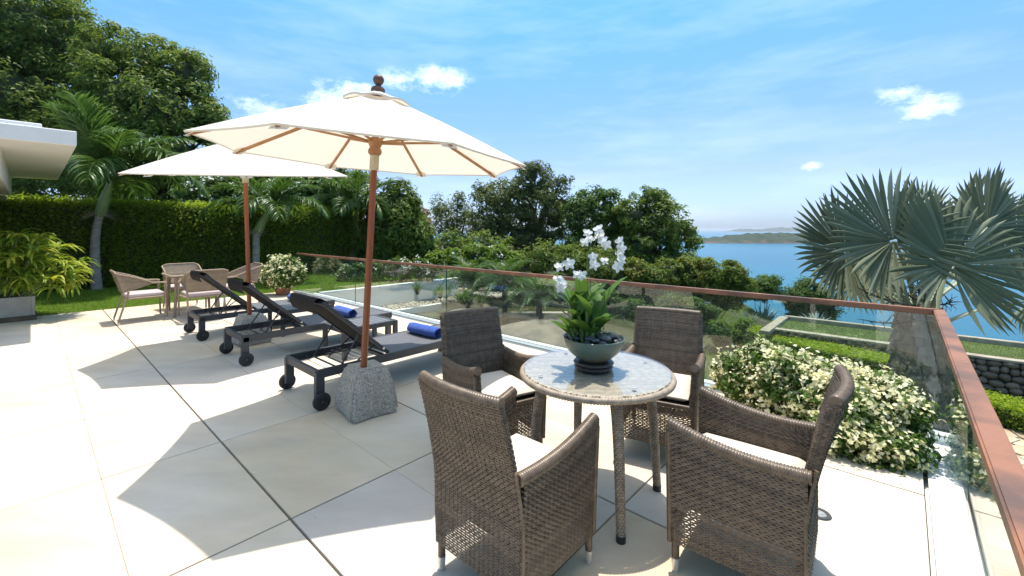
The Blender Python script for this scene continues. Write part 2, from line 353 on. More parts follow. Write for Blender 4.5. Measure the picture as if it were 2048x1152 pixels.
M_lf_silver = leafmat('silver_fan_leaf', [(.12, .145, .08), (.18, .205, .125), (.28, .30, .20)], .6, .18, spec=.15, patch=.1)
M_lf_agave = leafmat('silver_blue_leaf', [(.20, .27, .26), (.32, .39, .37)], .5, .15)
M_lf_orchid = leafmat('orchid_leaf', [(.05, .12, .018), (.09, .18, .028)], .5, .3, spec=.25)
M_petal = fabric_mat('white_petal', (.82, .82, .80), .35, (.8, .8, .76))
M_bract = leafmat('white_bracts', [(.66, .64, .30), (.80, .77, .50), (.82, .80, .66)], .7, .3)
M_fl = leafmat('white_flowers', [(.75, .74, .66), (.8, .8, .75)], .7, .3)
M_deadtwig = mat('dead_flower_stalk', (.035, .028, .022), None, 5, .9)
M_core_soil = mat('shade_core_and_soil', (.055, .07, .028), None, 5, .95)  # dark green: interior shade painted into foliage cores; also used for soil
M_bowl = mat('teal_brown_glaze', (.075, .14, .125), (.20, .15, .08), 2.2, .3, .05, 30, lo=.42, hi=.68, stretch=(1, 1, 3))
M_saucer = mat('dark_brown_stoneware', (.05, .038, .032), (.07, .05, .04), 6, .4)
M_isle = None

# ------------------------------------------------------------------ leaves and grass (arrays)
def unit(v): return v/(np.linalg.norm(v, axis=-1, keepdims=True)+1e-9)
def leaves(pos, nrm, L, W, rng, jit=.35, axis=None, fold=.25):
    n = len(pos); nrm = unit(nrm)
    r = rng.normal(size=(n, 3)) if axis is None else axis+rng.normal(size=(n, 3))*.5
    d = unit(r-nrm*np.sum(r*nrm, 1, keepdims=True)); s = np.cross(d, nrm)
    l = (L*(1+jit*rng.uniform(-1, 1, n)))[:, None]; w = (W*(1+jit*rng.uniform(-1, 1, n)))[:, None]
    V = np.stack([pos-d*l*.5, pos+s*w*.5+nrm*w*fold, pos+d*l*.5-nrm*l*.08, pos-s*w*.5+nrm*w*fold], 1)
    i = np.arange(n)[:, None]*4
    F = np.concatenate([i+np.array([0, 1, 2]), i+np.array([0, 2, 3])])
    return V.reshape(-1, 3), F
def crown_pts(lobes, rng, clump, per, flat=.75, fill=1.0, shell=(.78, 1.08)):
    cs, ns = [], []
    L = [(np.array(c, float), np.array(r, float)*np.ones(3)) for c, r in lobes]
    for k, (c, r) in enumerate(L):
        area = 4*PI*(np.mean(r)**2); n = max(6, int(fill*area/(clump**2*1.5)))
        d = unit(rng.normal(size=(n, 3)))
        p = c+d*r*rng.uniform(shell[0], shell[1], (n, 1))
        keep = np.ones(n, bool)
        for j, (c2, r2) in enumerate(L):
            if j != k: keep &= np.linalg.norm((p-c2)/r2, axis=1) > .72
        cs.append(p[keep]); ns.append(d[keep])
    cs = np.concatenate(cs); ns = np.concatenate(ns); m = len(cs)
    o = unit(rng.normal(size=(m, per, 3)))*rng.uniform(.2, 1, (m, per, 1))**.6
    sz = clump*rng.uniform(.6, 1.25, (m, 1, 1))
    pos = cs[:, None]+o*sz*np.array([1, 1, flat])
    nr = ns[:, None]*.45+o*.7+np.array([0, 0, .45])+rng.normal(size=o.shape)*.35
    return pos.reshape(-1, 3), nr.reshape(-1, 3)
def foliage(name, lobes, mat_, parent, rng, L=.2, W=.09, clump=.4, per=40, flat=.75, fill=1., org=(0, 0, 0), shell=(.78, 1.08), axis=None):
    p, n = crown_pts(lobes, rng, clump, per, flat, fill, shell)
    V, F = leaves(p-np.array(org), n, L, W, rng, axis=axis)
    return link(name, np_mesh(name, V, F), mat_, parent, kind='stuff')
def blades(pos, h, w, rng, lean=.5, dirs=None):
    n = len(pos); a = rng.uniform(0, 2*PI, n); s = np.stack([np.cos(a), np.sin(a), 0*a], 1)
    hh = (h*rng.uniform(.5, 1.3, n))[:, None]; ln = rng.normal(size=(n, 3))*np.array([lean, lean, 0])
    if dirs is not None: ln = ln*.3+dirs
    top = pos+(np.array([0, 0, 1.])+ln)*hh
    V = np.stack([pos-s*w/2, pos+s*w/2, top], 1); F = np.arange(n*3).reshape(-1, 3)
    return V.reshape(-1, 3), F
def ribbons(base, dir0, length, width, droop, rng, nseg=5, taper=.85, twist=None):
    """arching strap leaves as folded ribbons: base (n,3), dir0 (n,3)"""
    n = len(base); t = np.linspace(0, 1, nseg+1); length = np.broadcast_to(length, (n,)); width = np.broadcast_to(width, (n,)); droop = np.broadcast_to(droop, (n,))
    d = unit(dir0); pos = np.zeros((n, nseg+1, 3)); p = base.copy(); pos[:, 0] = p; tang = []
    g = np.array([0, 0, -1.])
    for i in range(nseg):
        tang.append(d); p = p+d*(length/nseg)[:, None]; pos[:, i+1] = p
        d = unit(d+g*(droop/nseg)[:, None]*(1+i*.5))
    tang.append(d); T = np.stack(tang, 1)
    up = np.array([0, 0, 1.]); s = unit(np.cross(T, up)+1e-6)
    if twist is not None: s = unit(s+twist[:, None, :])
    nn = np.cross(s, T)
    w = width[:, None]*np.clip(np.minimum(t*6+.35, 1)*(1-t**2.2*taper), .02, 1)[None]
    V = np.stack([pos-s*w[..., None]/2+nn*w[..., None]*.18, pos, pos+s*w[..., None]/2+nn*w[..., None]*.18], 2)   # n,nseg+1,3,3
    F0 = grid_faces(nseg+1, 3); F = (np.arange(n)[:, None, None]*(3*(nseg+1))+F0[None]).reshape(-1, 4)
    return V.reshape(-1, 3), F
def trunk_mesh(paths, name='trunk', seg=9):
    m = MB()
    for pts, r in paths: m.tube(pts, r, seg)
    return m.mesh(name, smooth=True)

# ================================================================== THE SETTING
def ground_z(a, b):
    low = np.interp(a, [-30, 2, 6, 10.0, 40], [-3.12, -3.12, -1.75, -.58, -.58])
    z = np.where(b < 4.6, np.where(a > 10.85, -.02, low), low)
    z = np.where((b >= 4.6) & (b < 8) & (a > 14), -.3, z)
    bd = np.interp(a, [-30, 4, 8, 14, 30], [16.3, 16.3, 19, 30, 45])
    z = z-np.clip(b-bd, 0, None)*1.1
    z = np.where((b < .05) & (a < 11.7) & (a > -.2), -3.2, z)
    back = np.clip(-a-18, 0, None)*1.1
    return np.maximum(z-back, -30)
def build_ground():
    av = np.unique(np.concatenate([np.linspace(-60, -4, 40), np.linspace(-4, 18, 100), np.linspace(18, 70, 40), [10.84, 10.86, -.21, -.19]]))
    bv = np.unique(np.concatenate([np.linspace(-40, -6, 20), np.linspace(-6, 20, 110), np.linspace(20, 60, 40), [.04, .06, 4.59, 4.61]]))
    A, B = np.meshgrid(av, bv, indexing='ij'); Z = ground_z(A, B)
    nz = (np.sin(A*2.1+B*.7)*np.cos(B*1.7-A*.4)+np.sin(A*5.1)*np.cos(B*4.3)*.4)*.05
    Z = Z+np.where((B > .3) & (A < 10.7) | (B > 4.8), nz, 0)
    X = CO[0]+A*E1[0]+B*E2[0]; Y = CO[1]+A*E1[1]+B*E2[1]
    V = np.stack([X, Y, Z], -1).reshape(-1, 3)
    o = link('ground', np_mesh('ground', V, grid_faces(len(av), len(bv))[:, ::-1], True), M_earth, kind='structure')
    return o
build_ground()
m = MB(); n_ = 96; rs = [60, 200, 600, 1500, 4000, 9500]
an = np.arange(n_)*2*PI/n_
V = np.concatenate([[[0, 0, -25]]]+[np.stack([r*np.cos(an), r*np.sin(an), np.full(n_, -25.)], 1) for r in rs])
F = [(0, 1+j, 1+(j+1) % n_) for j in range(n_)]+[(1+k*n_+j, 1+(k+1)*n_+j, 1+(k+1)*n_+(j+1) % n_, 1+k*n_+(j+1) % n_) for k in range(len(rs)-1) for j in range(n_)]
m.add(V, F); link('sea', m.mesh('sea'), M_sea, kind='structure')

# lawn sheet and its blades
def quad_ab(pts, z, name, mat_, **k):
    m = MB(); m.add([P(a, b, z) for a, b in pts], [tuple(range(len(pts)))]); return link(name, m.mesh(name), mat_, **k)
quad_ab([(11.72, -12), (11.72, 0), (10.8, 0), (10.8, 4.5), (16.6, 4.5), (16.6, -12)], .0, 'lawn', M_lawn, kind='structure')
def lawn_blades(n, a0, a1, b0, b1, z, mat_, h, name='grass'):
    a = RN.uniform(a0, a1, n); b = RN.uniform(b0, b1, n)
    if name == 'grass' and a0 < 11.7 and b0 < 0: 
        k = (b > 0) | (a > 11.74); a, b = a[k], b[k]
    pos = CO+a[:, None]*E1+b[:, None]*E2+np.array([0, 0, z])
    V, F = blades(pos, h, .012, RN, .6)
    link(name, np_mesh(name, V, F), mat_, kind='stuff', label='short mown green grass', category='grass')
lawn_blades(150000, 10.8, 16.2, -6, 4.4, .0, M_grass, .04)

# terrace: bed, slabs, white kerb
m = MB(); m.add([P(a, b, z) for z in (-3.3, -.05) for a, b in ((-.11, .12), (11.7, .12), (11.7, -13), (-.11, -13))],
                [(0, 1, 2, 3), (7, 6, 5, 4), (0, 4, 5, 1), (1, 5, 6, 2), (2, 6, 7, 3), (3, 7, 4, 0)])
terrace = link('terrace', m.mesh('terrace'), M_white, kind='structure')
m = MB(); m.add([P(a, b, -.034) for a, b in ((.10, -.10), (11.7, -.10), (11.7, -13), (.10, -13))], [(0, 1, 2, 3)])
link('joint_bed', m.mesh('joint_bed'), M_sub, terrace)
SA, SB = 1.266, .64
def slab_mesh(la, lb):
    m = MB(); m.box((0, 0, -.016), (lb, la, .032)); return m.mesh('paving_slab', bevel=.0025, bseg=1)
slab_full = slab_mesh(SA-.010, SB-.007)
rows = [.10+i*SA for i in range(10)]
for i, a0 in enumerate(rows):
    la = min(SA, 11.7-a0)
    if la < .1: continue
    me = slab_full if la > SA-.01 else slab_mesh(la-.010, SB-.007)
    k = 0; b1 = -1.07+2*SB*0
    for j in range(-1, 19):
        bt = -1.07-j*SB; bb = bt-SB
        mesh_ = me; lb = SB
        if j == -1:
            bt = -.115; bb = -1.07+.0; lb = bt-bb; mesh_ = slab_mesh(la-.010, lb-.012)
        off = -.003 if j % 2 == 0 else .003
        cb = (bt+bb)/2+(off if j >= 0 else 0)*.9
        c = P(a0+la/2, cb)
        o = link('paving_slab', mesh_, M_slab, terrace, loc=(c[0], c[1], random.uniform(-.0008, .0008)))
        # local x runs along b, local y along a
        o.rotation_euler = (0, 0, math.atan2(E1[1], E1[0])-PI/2)
def kerb(p0, p1, name, mat_, parent, w, z0, z1, shift=0):
    m = MB(); m.bar(np.array(p0)+[0, 0, (z0+z1)/2], np.array(p1)+[0, 0, (z0+z1)/2], w, z1-z0); return link(name, m.mesh(name, bevel=.003, bseg=1), mat_, parent)
kerb(P(-.10, -.05), P(11.7, -.05), 'edge_kerb', M_white, terrace, .085, -.05, .004)
kerb(P(-.10, .06), P(11.7, .06), 'edge_kerb', M_white, terrace, .09, -.05, .006)
kerb(P(.04, -.10), P(.04, -13), 'edge_kerb', M_white, terrace, .085, -.05, .004)
kerb(P(-.06, -.005), P(-.06, -13), 'edge_kerb', M_white, terrace, .09, -.05, .006)

# lawn retaining wall and lower pond garden
def box_ab(a0, a1, b0, b1, z0, z1, name, mat_, parent=None, bevel=.008, **k):
    m = MB(); m.add([P(a, b, z) for z in (z0, z1) for a, b in ((a0, b0), (a1, b0), (a1, b1), (a0, b1))],
                    [(0, 1, 2, 3), (7, 6, 5, 4), (0, 4, 5, 1), (1, 5, 6, 2), (2, 6, 7, 3), (3, 7, 4, 0)])
    me = m.mesh(name)
    bm = bmesh.new(); bm.from_mesh(me); bmesh.ops.recalc_face_normals(bm, faces=bm.faces)
    if bevel: bmesh.ops.bevel(bm, geom=bm.edges[:], offset=bevel, segments=1, affect='EDGES')
    bm.to_mesh(me); bm.free()
    return link(name, me, mat_, parent, **k)
box_ab(10.66, 10.80, .14, 4.5, -.9, .03, 'retaining_wall', M_white, label='white rendered retaining wall holding up the lawn behind the glass', category='wall')
box_ab(9.74, 9.86, .14, 3.1, -1.2, -.5, 'garden_kerb', M_white, label='white kerb between the pebble bed and the pond', category='kerb')
box_ab(10.6, 12.5, 5.72, 5.84, -1., -.42, 'garden_kerb', M_white, label='white kerb behind the farther pebble bed', category='kerb')
quad_ab([(4.6, .2), (9.72, .2), (9.72, 5.6), (7.5, 6.6), (4.6, 5.2)], -.86, 'pond', M_pond, kind='structure')
quad_ab([(3.2, .8), (5.6, .4), (6.8, 5.6), (3.8, 6.6)], -1.28, 'pond_margin', M_earth, kind='structure')
def gravel(n, a0, a1, b0, b1, z, s, name, label):
    rng = RN; base = np.array([[1, 0, 0], [0, 1, 0], [-1, 0, 0], [0, -1, 0], [0, 0, .7], [0, 0, -.7]], float)
    Fb = np.array([(0, 1, 4), (1, 2, 4), (2, 3, 4), (3, 0, 4), (1, 0, 5), (2, 1, 5), (3, 2, 5), (0, 3, 5)])
    a = rng.uniform(a0, a1, n); b = rng.uniform(b0, b1, n); c = CO+a[:, None]*E1+b[:, None]*E2; c[:, 2] = z+rng.uniform(0, s, n)
    V = base[None]*(s*rng.uniform(.5, 1.3, (n, 1, 3)))+rng.normal(size=(n, 6, 3))*s*.12
    th = rng.uniform(0, PI, n); R = np.zeros((n, 3, 3)); R[:, 0, 0] = np.cos(th); R[:, 0, 1] = -np.sin(th); R[:, 1, 0] = np.sin(th); R[:, 1, 1] = np.cos(th); R[:, 2, 2] = 1
    V = np.einsum('nij,nkj->nki', R, V)+c[:, None]
    F = (np.arange(n)[:, None, None]*6+Fb[None]).reshape(-1, 3)
    link(name, np_mesh(name, V, F, True), M_gravel, kind='stuff', label=label, category='pebbles')
gravel(1800, 9.86, 10.66, .2, 4.4, -.56, .045, 'pebble_bed', 'buff pebbles lying at the foot of the white retaining wall')
gravel(1700, 9.2, 12.4, 4.7, 5.7, -.5, .05, 'pebble_bed', 'buff pebbles in front of the far white kerb')
def rock_mesh(name, size, rng, sub=3, rough=.18, flat=1.):
    bm = bmesh.new(); bmesh.ops.create_icosphere(bm, subdivisions=sub, radius=1)
    ph = rng.uniform(0, 9, (4, 3))
    for v in bm.verts:
        p = np.array(v.co); k = 1+rough*(math.sin(p@(ph[0]-4.5)*.5+1)+.6*math.sin(p@(ph[1]-4.5)*.9)+.4*math.sin(p@(ph[2]-4.5)*1.4))
        p = p*k; p[2] = np.clip(p[2], -flat, flat)
        v.co = p*np.array(size)
    me = bpy.data.meshes.new(name); bm.to_mesh(me); bm.free()
    me.polygons.foreach_set('use_smooth', np.ones(len(me.polygons), dtype=bool))
    return me
bo = link('boulder', rock_mesh('boulder', (1.35, .95, .42), RN, 4, .12), M_rock, loc=at(1092, 682, 9.6), rz=.3, label='broad flat brown boulder beyond the glass behind the table', category='boulder')
bo2 = link('boulder', rock_mesh('boulder', (.5, .45, .25), RN, 3, .15), M_rock, loc=at(930, 640, 10.5), rz=1., label='small boulder at the pond edge under the arching palms', category='boulder')
def wall_between(p, q, h, t, label, mat_=M_coping):
    m = MB(); m.bar(np.array(p), np.array(q), t, h); link('low_wall', m.mesh('low_wall', bevel=.01), mat_, label=label, category='wall')
wall_between(at(975, 640, 12.2), at(1135, 640, 11.6), .42, .25, 'low beige garden wall behind the short palm trunk', M_coping)
wall_between(at(1270, 606, 16.0), at(1420, 612, 15.4), .3, .35, 'added grey wall standing in for a reflection under the orange tipped shrubs', M_conc)  # grey wall added in place of a reflection in the glass

# far lawn terrace with rubble wall, path of flagstones
lt = box_ab(-12, 3.7, 13.6, 15.9, -3.6, -2.10, 'lawn_terrace', M_lawn, kind='structure', bevel=0)
lawn_blades(26000, -11, 3.6, 13.7, 15.8, -2.1, M_grassdry, .05)
def rubble(label, a0, a1, b, z0, z1, s=.235):
    w = thing('rubble_wall', label, 'wall', P(0, b, 0))
    org = P(0, b, 0)
    ms = [rock_mesh('stone', (.5, .5, .5), RN, 2, .09) for _ in range(6)]
    m = MB(); m.bar(P(a0, b+.14, (z0+z1)/2)-org, P(a1, b+.14, (z0+z1)/2)-org, .2, z1-z0); link('mortar_core', m.mesh('mortar_core'), M_sub, w)
    nr = max(1, round((z1-z0)/(s*.78))); n = 0
    for i in range(nr):
        a = a0+random.uniform(0, s)
        while a < a1:
            l = s*random.uniform(.75, 1.45); zc = z0+(i+.5)*(z1-z0)/nr+random.uniform(-.03, .03)
            c = P(a+l/2, b+random.uniform(-.02, .02), zc)-org; n += 1
            o = link('stone', ms[n % 6], M_stone, w, loc=c)
            o.rotation_euler = (random.uniform(-.2, .2), random.uniform(-.25, .25), math.atan2(E1[1], E1[0])); o.scale = (l*1.0, .2, (z1-z0)/nr*1.1)
            a += l*.97
    m = MB()
    a = a0
    m.bar(P(a0, b+.06, z1+.03)-org, P(a1, b+.06, z1+.03)-org, .30, .07); link('coping', m.mesh('coping', bevel=.015), M_coping, w)
rubble('brown rubble stone wall with pale coping in front of the far lawn', -7.5, 3.75, 13.45, -3.15, -2.08)
m = MB(); m.bar(P(-12, 16., -2.02), P(3.8, 16., -2.02), .22, .16)
link('coping_wall', m.mesh('coping_wall', bevel=.02), M_coping, label='low pale coping along the seaward edge of the far lawn', category='wall')
m = MB(); m.bar(P(3.82, 12.5, -2.03), P(3.82, 15.88, -2.03), .30, .14)
link('coping_wall', m.mesh('coping_wall', bevel=.02), M_coping, label='pale coping closing the left end of the far lawn', category='wall')
m = MB(); c0 = P(-3.6, 14.6, -2.1); m.lathe([(.03, 0), (.03, .22), (.05, .23), (.05, .27), (.01, .28)], 10)
link('garden_light', m.mesh('garden_light', smooth=True), M_frame, loc=c0, label='small dark garden light on the far lawn', category='lamp')
quad_ab([(-7, 4.2), (-.3, 4.2), (-.3, 10.6), (-7, 10.6)], -3.095, 'path_bed', M_coping, kind='structure')
path = link('path', None, kind='structure')
path.location = [float(c) for c in P(-1, 5, -3.09)]
po = P(-1, 5, -3.09); gs = .52
gi = {}
def gp(i, j):
    if (i, j) not in gi: gi[(i, j)] = (-6.8+i*gs+random.uniform(-.14, .14), 4.3+j*gs+random.uniform(-.14, .14))
    return gi[(i, j)]
for i in range(12):
    for j in range(12):
        q = [gp(i, j), gp(i+1, j), gp(i+1, j+1), gp(i, j+1)]
        cx_ = sum(p[0] for p in q)/4; cy_ = sum(p[1] for p in q)/4
        pts = []
        for k in range(4):
            p, r = q[k], q[(k+1) % 4]
            for t in (.14, .86): pts.append((p[0]+(r[0]-p[0])*t, p[1]+(r[1]-p[1])*t))
        pts = [(cx_+(p[0]-cx_)*.95, cy_+(p[1]-cy_)*.95) for p in pts]
        cw = P(cx_, cy_)
        top = [P(a, b, 0)-cw for a, b in pts]; n = len(top)
        m = MB(); m.add([t+[0, 0, -.03] for t in top]+[t+[0, 0, .025] for t in top], [tuple(range(n, 2*n))]+[(k, (k+1) % n, n+(k+1) % n, n+k) for k in range(n)])
        me = m.mesh('flagstone'); bm = bmesh.new(); bm.from_mesh(me); bmesh.ops.recalc_face_normals(bm, faces=bm.faces); bm.to_mesh(me); bm.free()
        link('flagstone', me, M_flag, path, loc=(cw[0]-po[0], cw[1]-po[1], random.uniform(-.005, .008)))

# islands
def isle_mat():
    m = bpy.data.materials.new('island_slopes'); m.use_nodes = True; N, L = m.node_tree.nodes, m.node_tree.links; b = N['Principled BSDF']; b.inputs['Roughness'].default_value = .95
    g = N.new('ShaderNodeNewGeometry'); s = N.new('ShaderNodeSeparateXYZ'); L.new(g.outputs['Position'], s.inputs[0])
    n = N.new('ShaderNodeTexNoise'); n.inputs['Scale'].default_value = .06; n.inputs['Detail'].default_value = 8; L.new(g.outputs['Position'], n.inputs['Vector'])
    h = N.new('ShaderNodeMath'); h.operation = 'MULTIPLY_ADD'; L.new(n.outputs[0], h.inputs[0]); h.inputs[1].default_value = 26; L.new(s.outputs[2], h.inputs[2])
    r = N.new('ShaderNodeMapRange'); r.inputs[1].default_value = -12.5; r.inputs[2].default_value = -8; L.new(h.outputs[0], r.inputs[0])
    n2 = N.new('ShaderNodeTexNoise'); n2.inputs['Scale'].default_value = .15; n2.inputs['Detail'].default_value = 6; L.new(g.outputs['Position'], n2.inputs['Vector'])
    c = N.new('ShaderNodeMix'); c.data_type = 'RGBA'; c.inputs[6].default_value = (.14, .085, .06, 1); c.inputs[7].default_value = (.07, .055, .045, 1); L.new(n2.outputs[0], c.inputs[0])
    c2 = N.new('ShaderNodeMix'); c2.data_type = 'RGBA'; c2.inputs[6].default_value = (.01, .025, .012, 1); c2.inputs[7].default_value = (.03, .055, .022, 1); L.new(n2.outputs[0], c2.inputs[0])
    mx = N.new('ShaderNodeMix'); mx.data_type = 'RGBA'; L.new(r.outputs[0], mx.inputs[0]); L.new(c.outputs[2], mx.inputs[6]); L.new(c2.outputs[2], mx.inputs[7]); L.new(mx.outputs[2], b.inputs['Base Color'])
    bp = N.new('ShaderNodeBump'); bp.inputs['Distance'].default_value = 3; bp.inputs['Strength'].default_value = .8; L.new(n2.outputs[0], bp.inputs['Height']); L.new(bp.outputs[0], b.inputs['Normal'])
    return m
M_isle = isle_mat()
def island(name, u0, u1, d, prof, depth, label=None):
    """headland ridge seen between two bearings, with its height profile in metres"""
    nu, nv = 160, 26; V = []; prof = [(a_, h_*.78) for a_, h_ in prof]
    for i in range(nu):
        t = i/(nu-1); u = u0+(u1-u0)*t; h = np.interp(t, [p[0] for p in prof], [p[1] for p in prof])
        h *= 1+.10*math.sin(t*61)+.07*math.sin(t*137+1)+.05*math.sin(t*270)
        for j in range(nv):
            s = j/(nv-1); y = d+(s-.12)*depth*(.5+.5*min(1, h/8))
            wob = math.sin(i*.31+j*.9)*.06+math.sin(i*.8-j*.5)*.05
            zz = -25.8+(h+.8)*(max(0, math.sin(PI*min(1, s*1.0)))**.55)*(1+wob)
            V.append(((u-1024)/FP*d*(1+.0*s), y+math.sin(t*40)*depth*.03, zz))
    link(name, np_mesh(name, V, grid_faces(nu, nv)[:, ::-1], True), M_isle, kind='structure')
island('island', 1395, 1720, 850, [(0, 10), (.1, 9), (.2, 11), (.3, 16), (.42, 20.5), (.55, 21.5), (.8, 22), (1, 12)], 160)
island('island', 1487, 1605, 5200, [(0, 0), (.15, 42), (.35, 30), (.6, 40), (.8, 62), (1, 45)], 600)
island('island', 1590, 1750, 7400, [(0, 60), (.3, 90), (.55, 150), (.8, 210), (1, 150)], 700)

# ================================================================== BUILDING
bld = thing('villa', 'white flat roofed villa with deep overhanging eave at the terrace end', 'building', P(16, -8, 0))
bo_ = P(16, -8, 0)
def bbox(a0, a1, b0, b1, z0, z1, name, mat_):
    o = box_ab(a0, a1, b0, b1, z0, z1, name, mat_, bld, .01)
    o.data.transform(Matrix.Translation(-Vector(bo_))); return o
bbox(9.4, 16.1, -13, -4.1, 2.8, 3.02, 'roof_slab', M_white)
bbox(9.7, 15.9, -13, -4.45, 3.02, 3.12, 'roof_upstand', M_white)
bbox(10.3, 16.0, -13, -4.87, 2.37, 2.80, 'beam', M_wall)
bbox(16.0, 16.3, -13, -4.95, -.3, 2.37, 'wall', M_wall)

# ================================================================== BALUSTRADE
bal = thing('glass_balustrade', 'frameless glass balustrade with timber handrail round two terrace edges', 'balustrade', P(0, 0, 0))
def baltube(p, q, w, h, name, mat_, bev=.004):
    m = MB(); m.bar(np.array(p)-CO, np.array(q)-CO, w, h); return link(name, m.mesh(name, bevel=bev), mat_, bal)
js = [0, 2.85, 5.76, 8.74, 11.72]
for a0, a1 in zip(js[:-1], js[1:]):
    baltube(P(a0+.006, .0, .463), P(a1-.006, .0, .463), .012, .90, 'glass_panel', M_glass, 0)
    for aa in (a0+.004, a1-.004):
        baltube(P(aa-.0015, .0, .463), P(aa+.0015, .0, .463), .0125, .90, 'glass_edge', M_edge, 0)
js2 = [0, -2.1, -4.9, -7.7, -10.5]
for b0, b1 in zip(js2[:-1], js2[1:]):
    baltube(P(0, b0-.006, .463), P(0, b1+.006, .463), .012, .90, 'glass_panel', M_glass, 0)
    for bb in (b0-.004, b1+.004):
        baltube(P(0, bb-.0015, .463), P(0, bb+.0015, .463), .0125, .90, 'glass_edge', M_edge, 0)
def rail_piece(name, pts):
    n = len(pts)
    m = MB(); m.add([np.array([*p[:2], .908])-CO for p in pts]+[np.array([*p[:2], .952])-CO for p in pts],
                    [tuple(range(n))[::-1], tuple(range(n, 2*n))]+[(k, (k+1) % n, n+(k+1) % n, n+k) for k in range(n)])
    me = m.mesh(name); bm = bmesh.new(); bm.from_mesh(me); bmesh.ops.recalc_face_normals(bm, faces=bm.faces)
    bmesh.ops.bevel(bm, geom=bm.edges[:], offset=.006, segments=2, affect='EDGES'); bm.to_mesh(me); bm.free()
    link(name, me, M_rail, bal)
h = .032
rail_piece('handrail', [P(-h, h), P(11.72, h), P(11.72, -h), P(h, -h)])
rail_piece('handrail', [P(-h-.0015, h-.003), P(h-.0015, -h-.003), P(h, -10.5), P(-h, -10.5)])

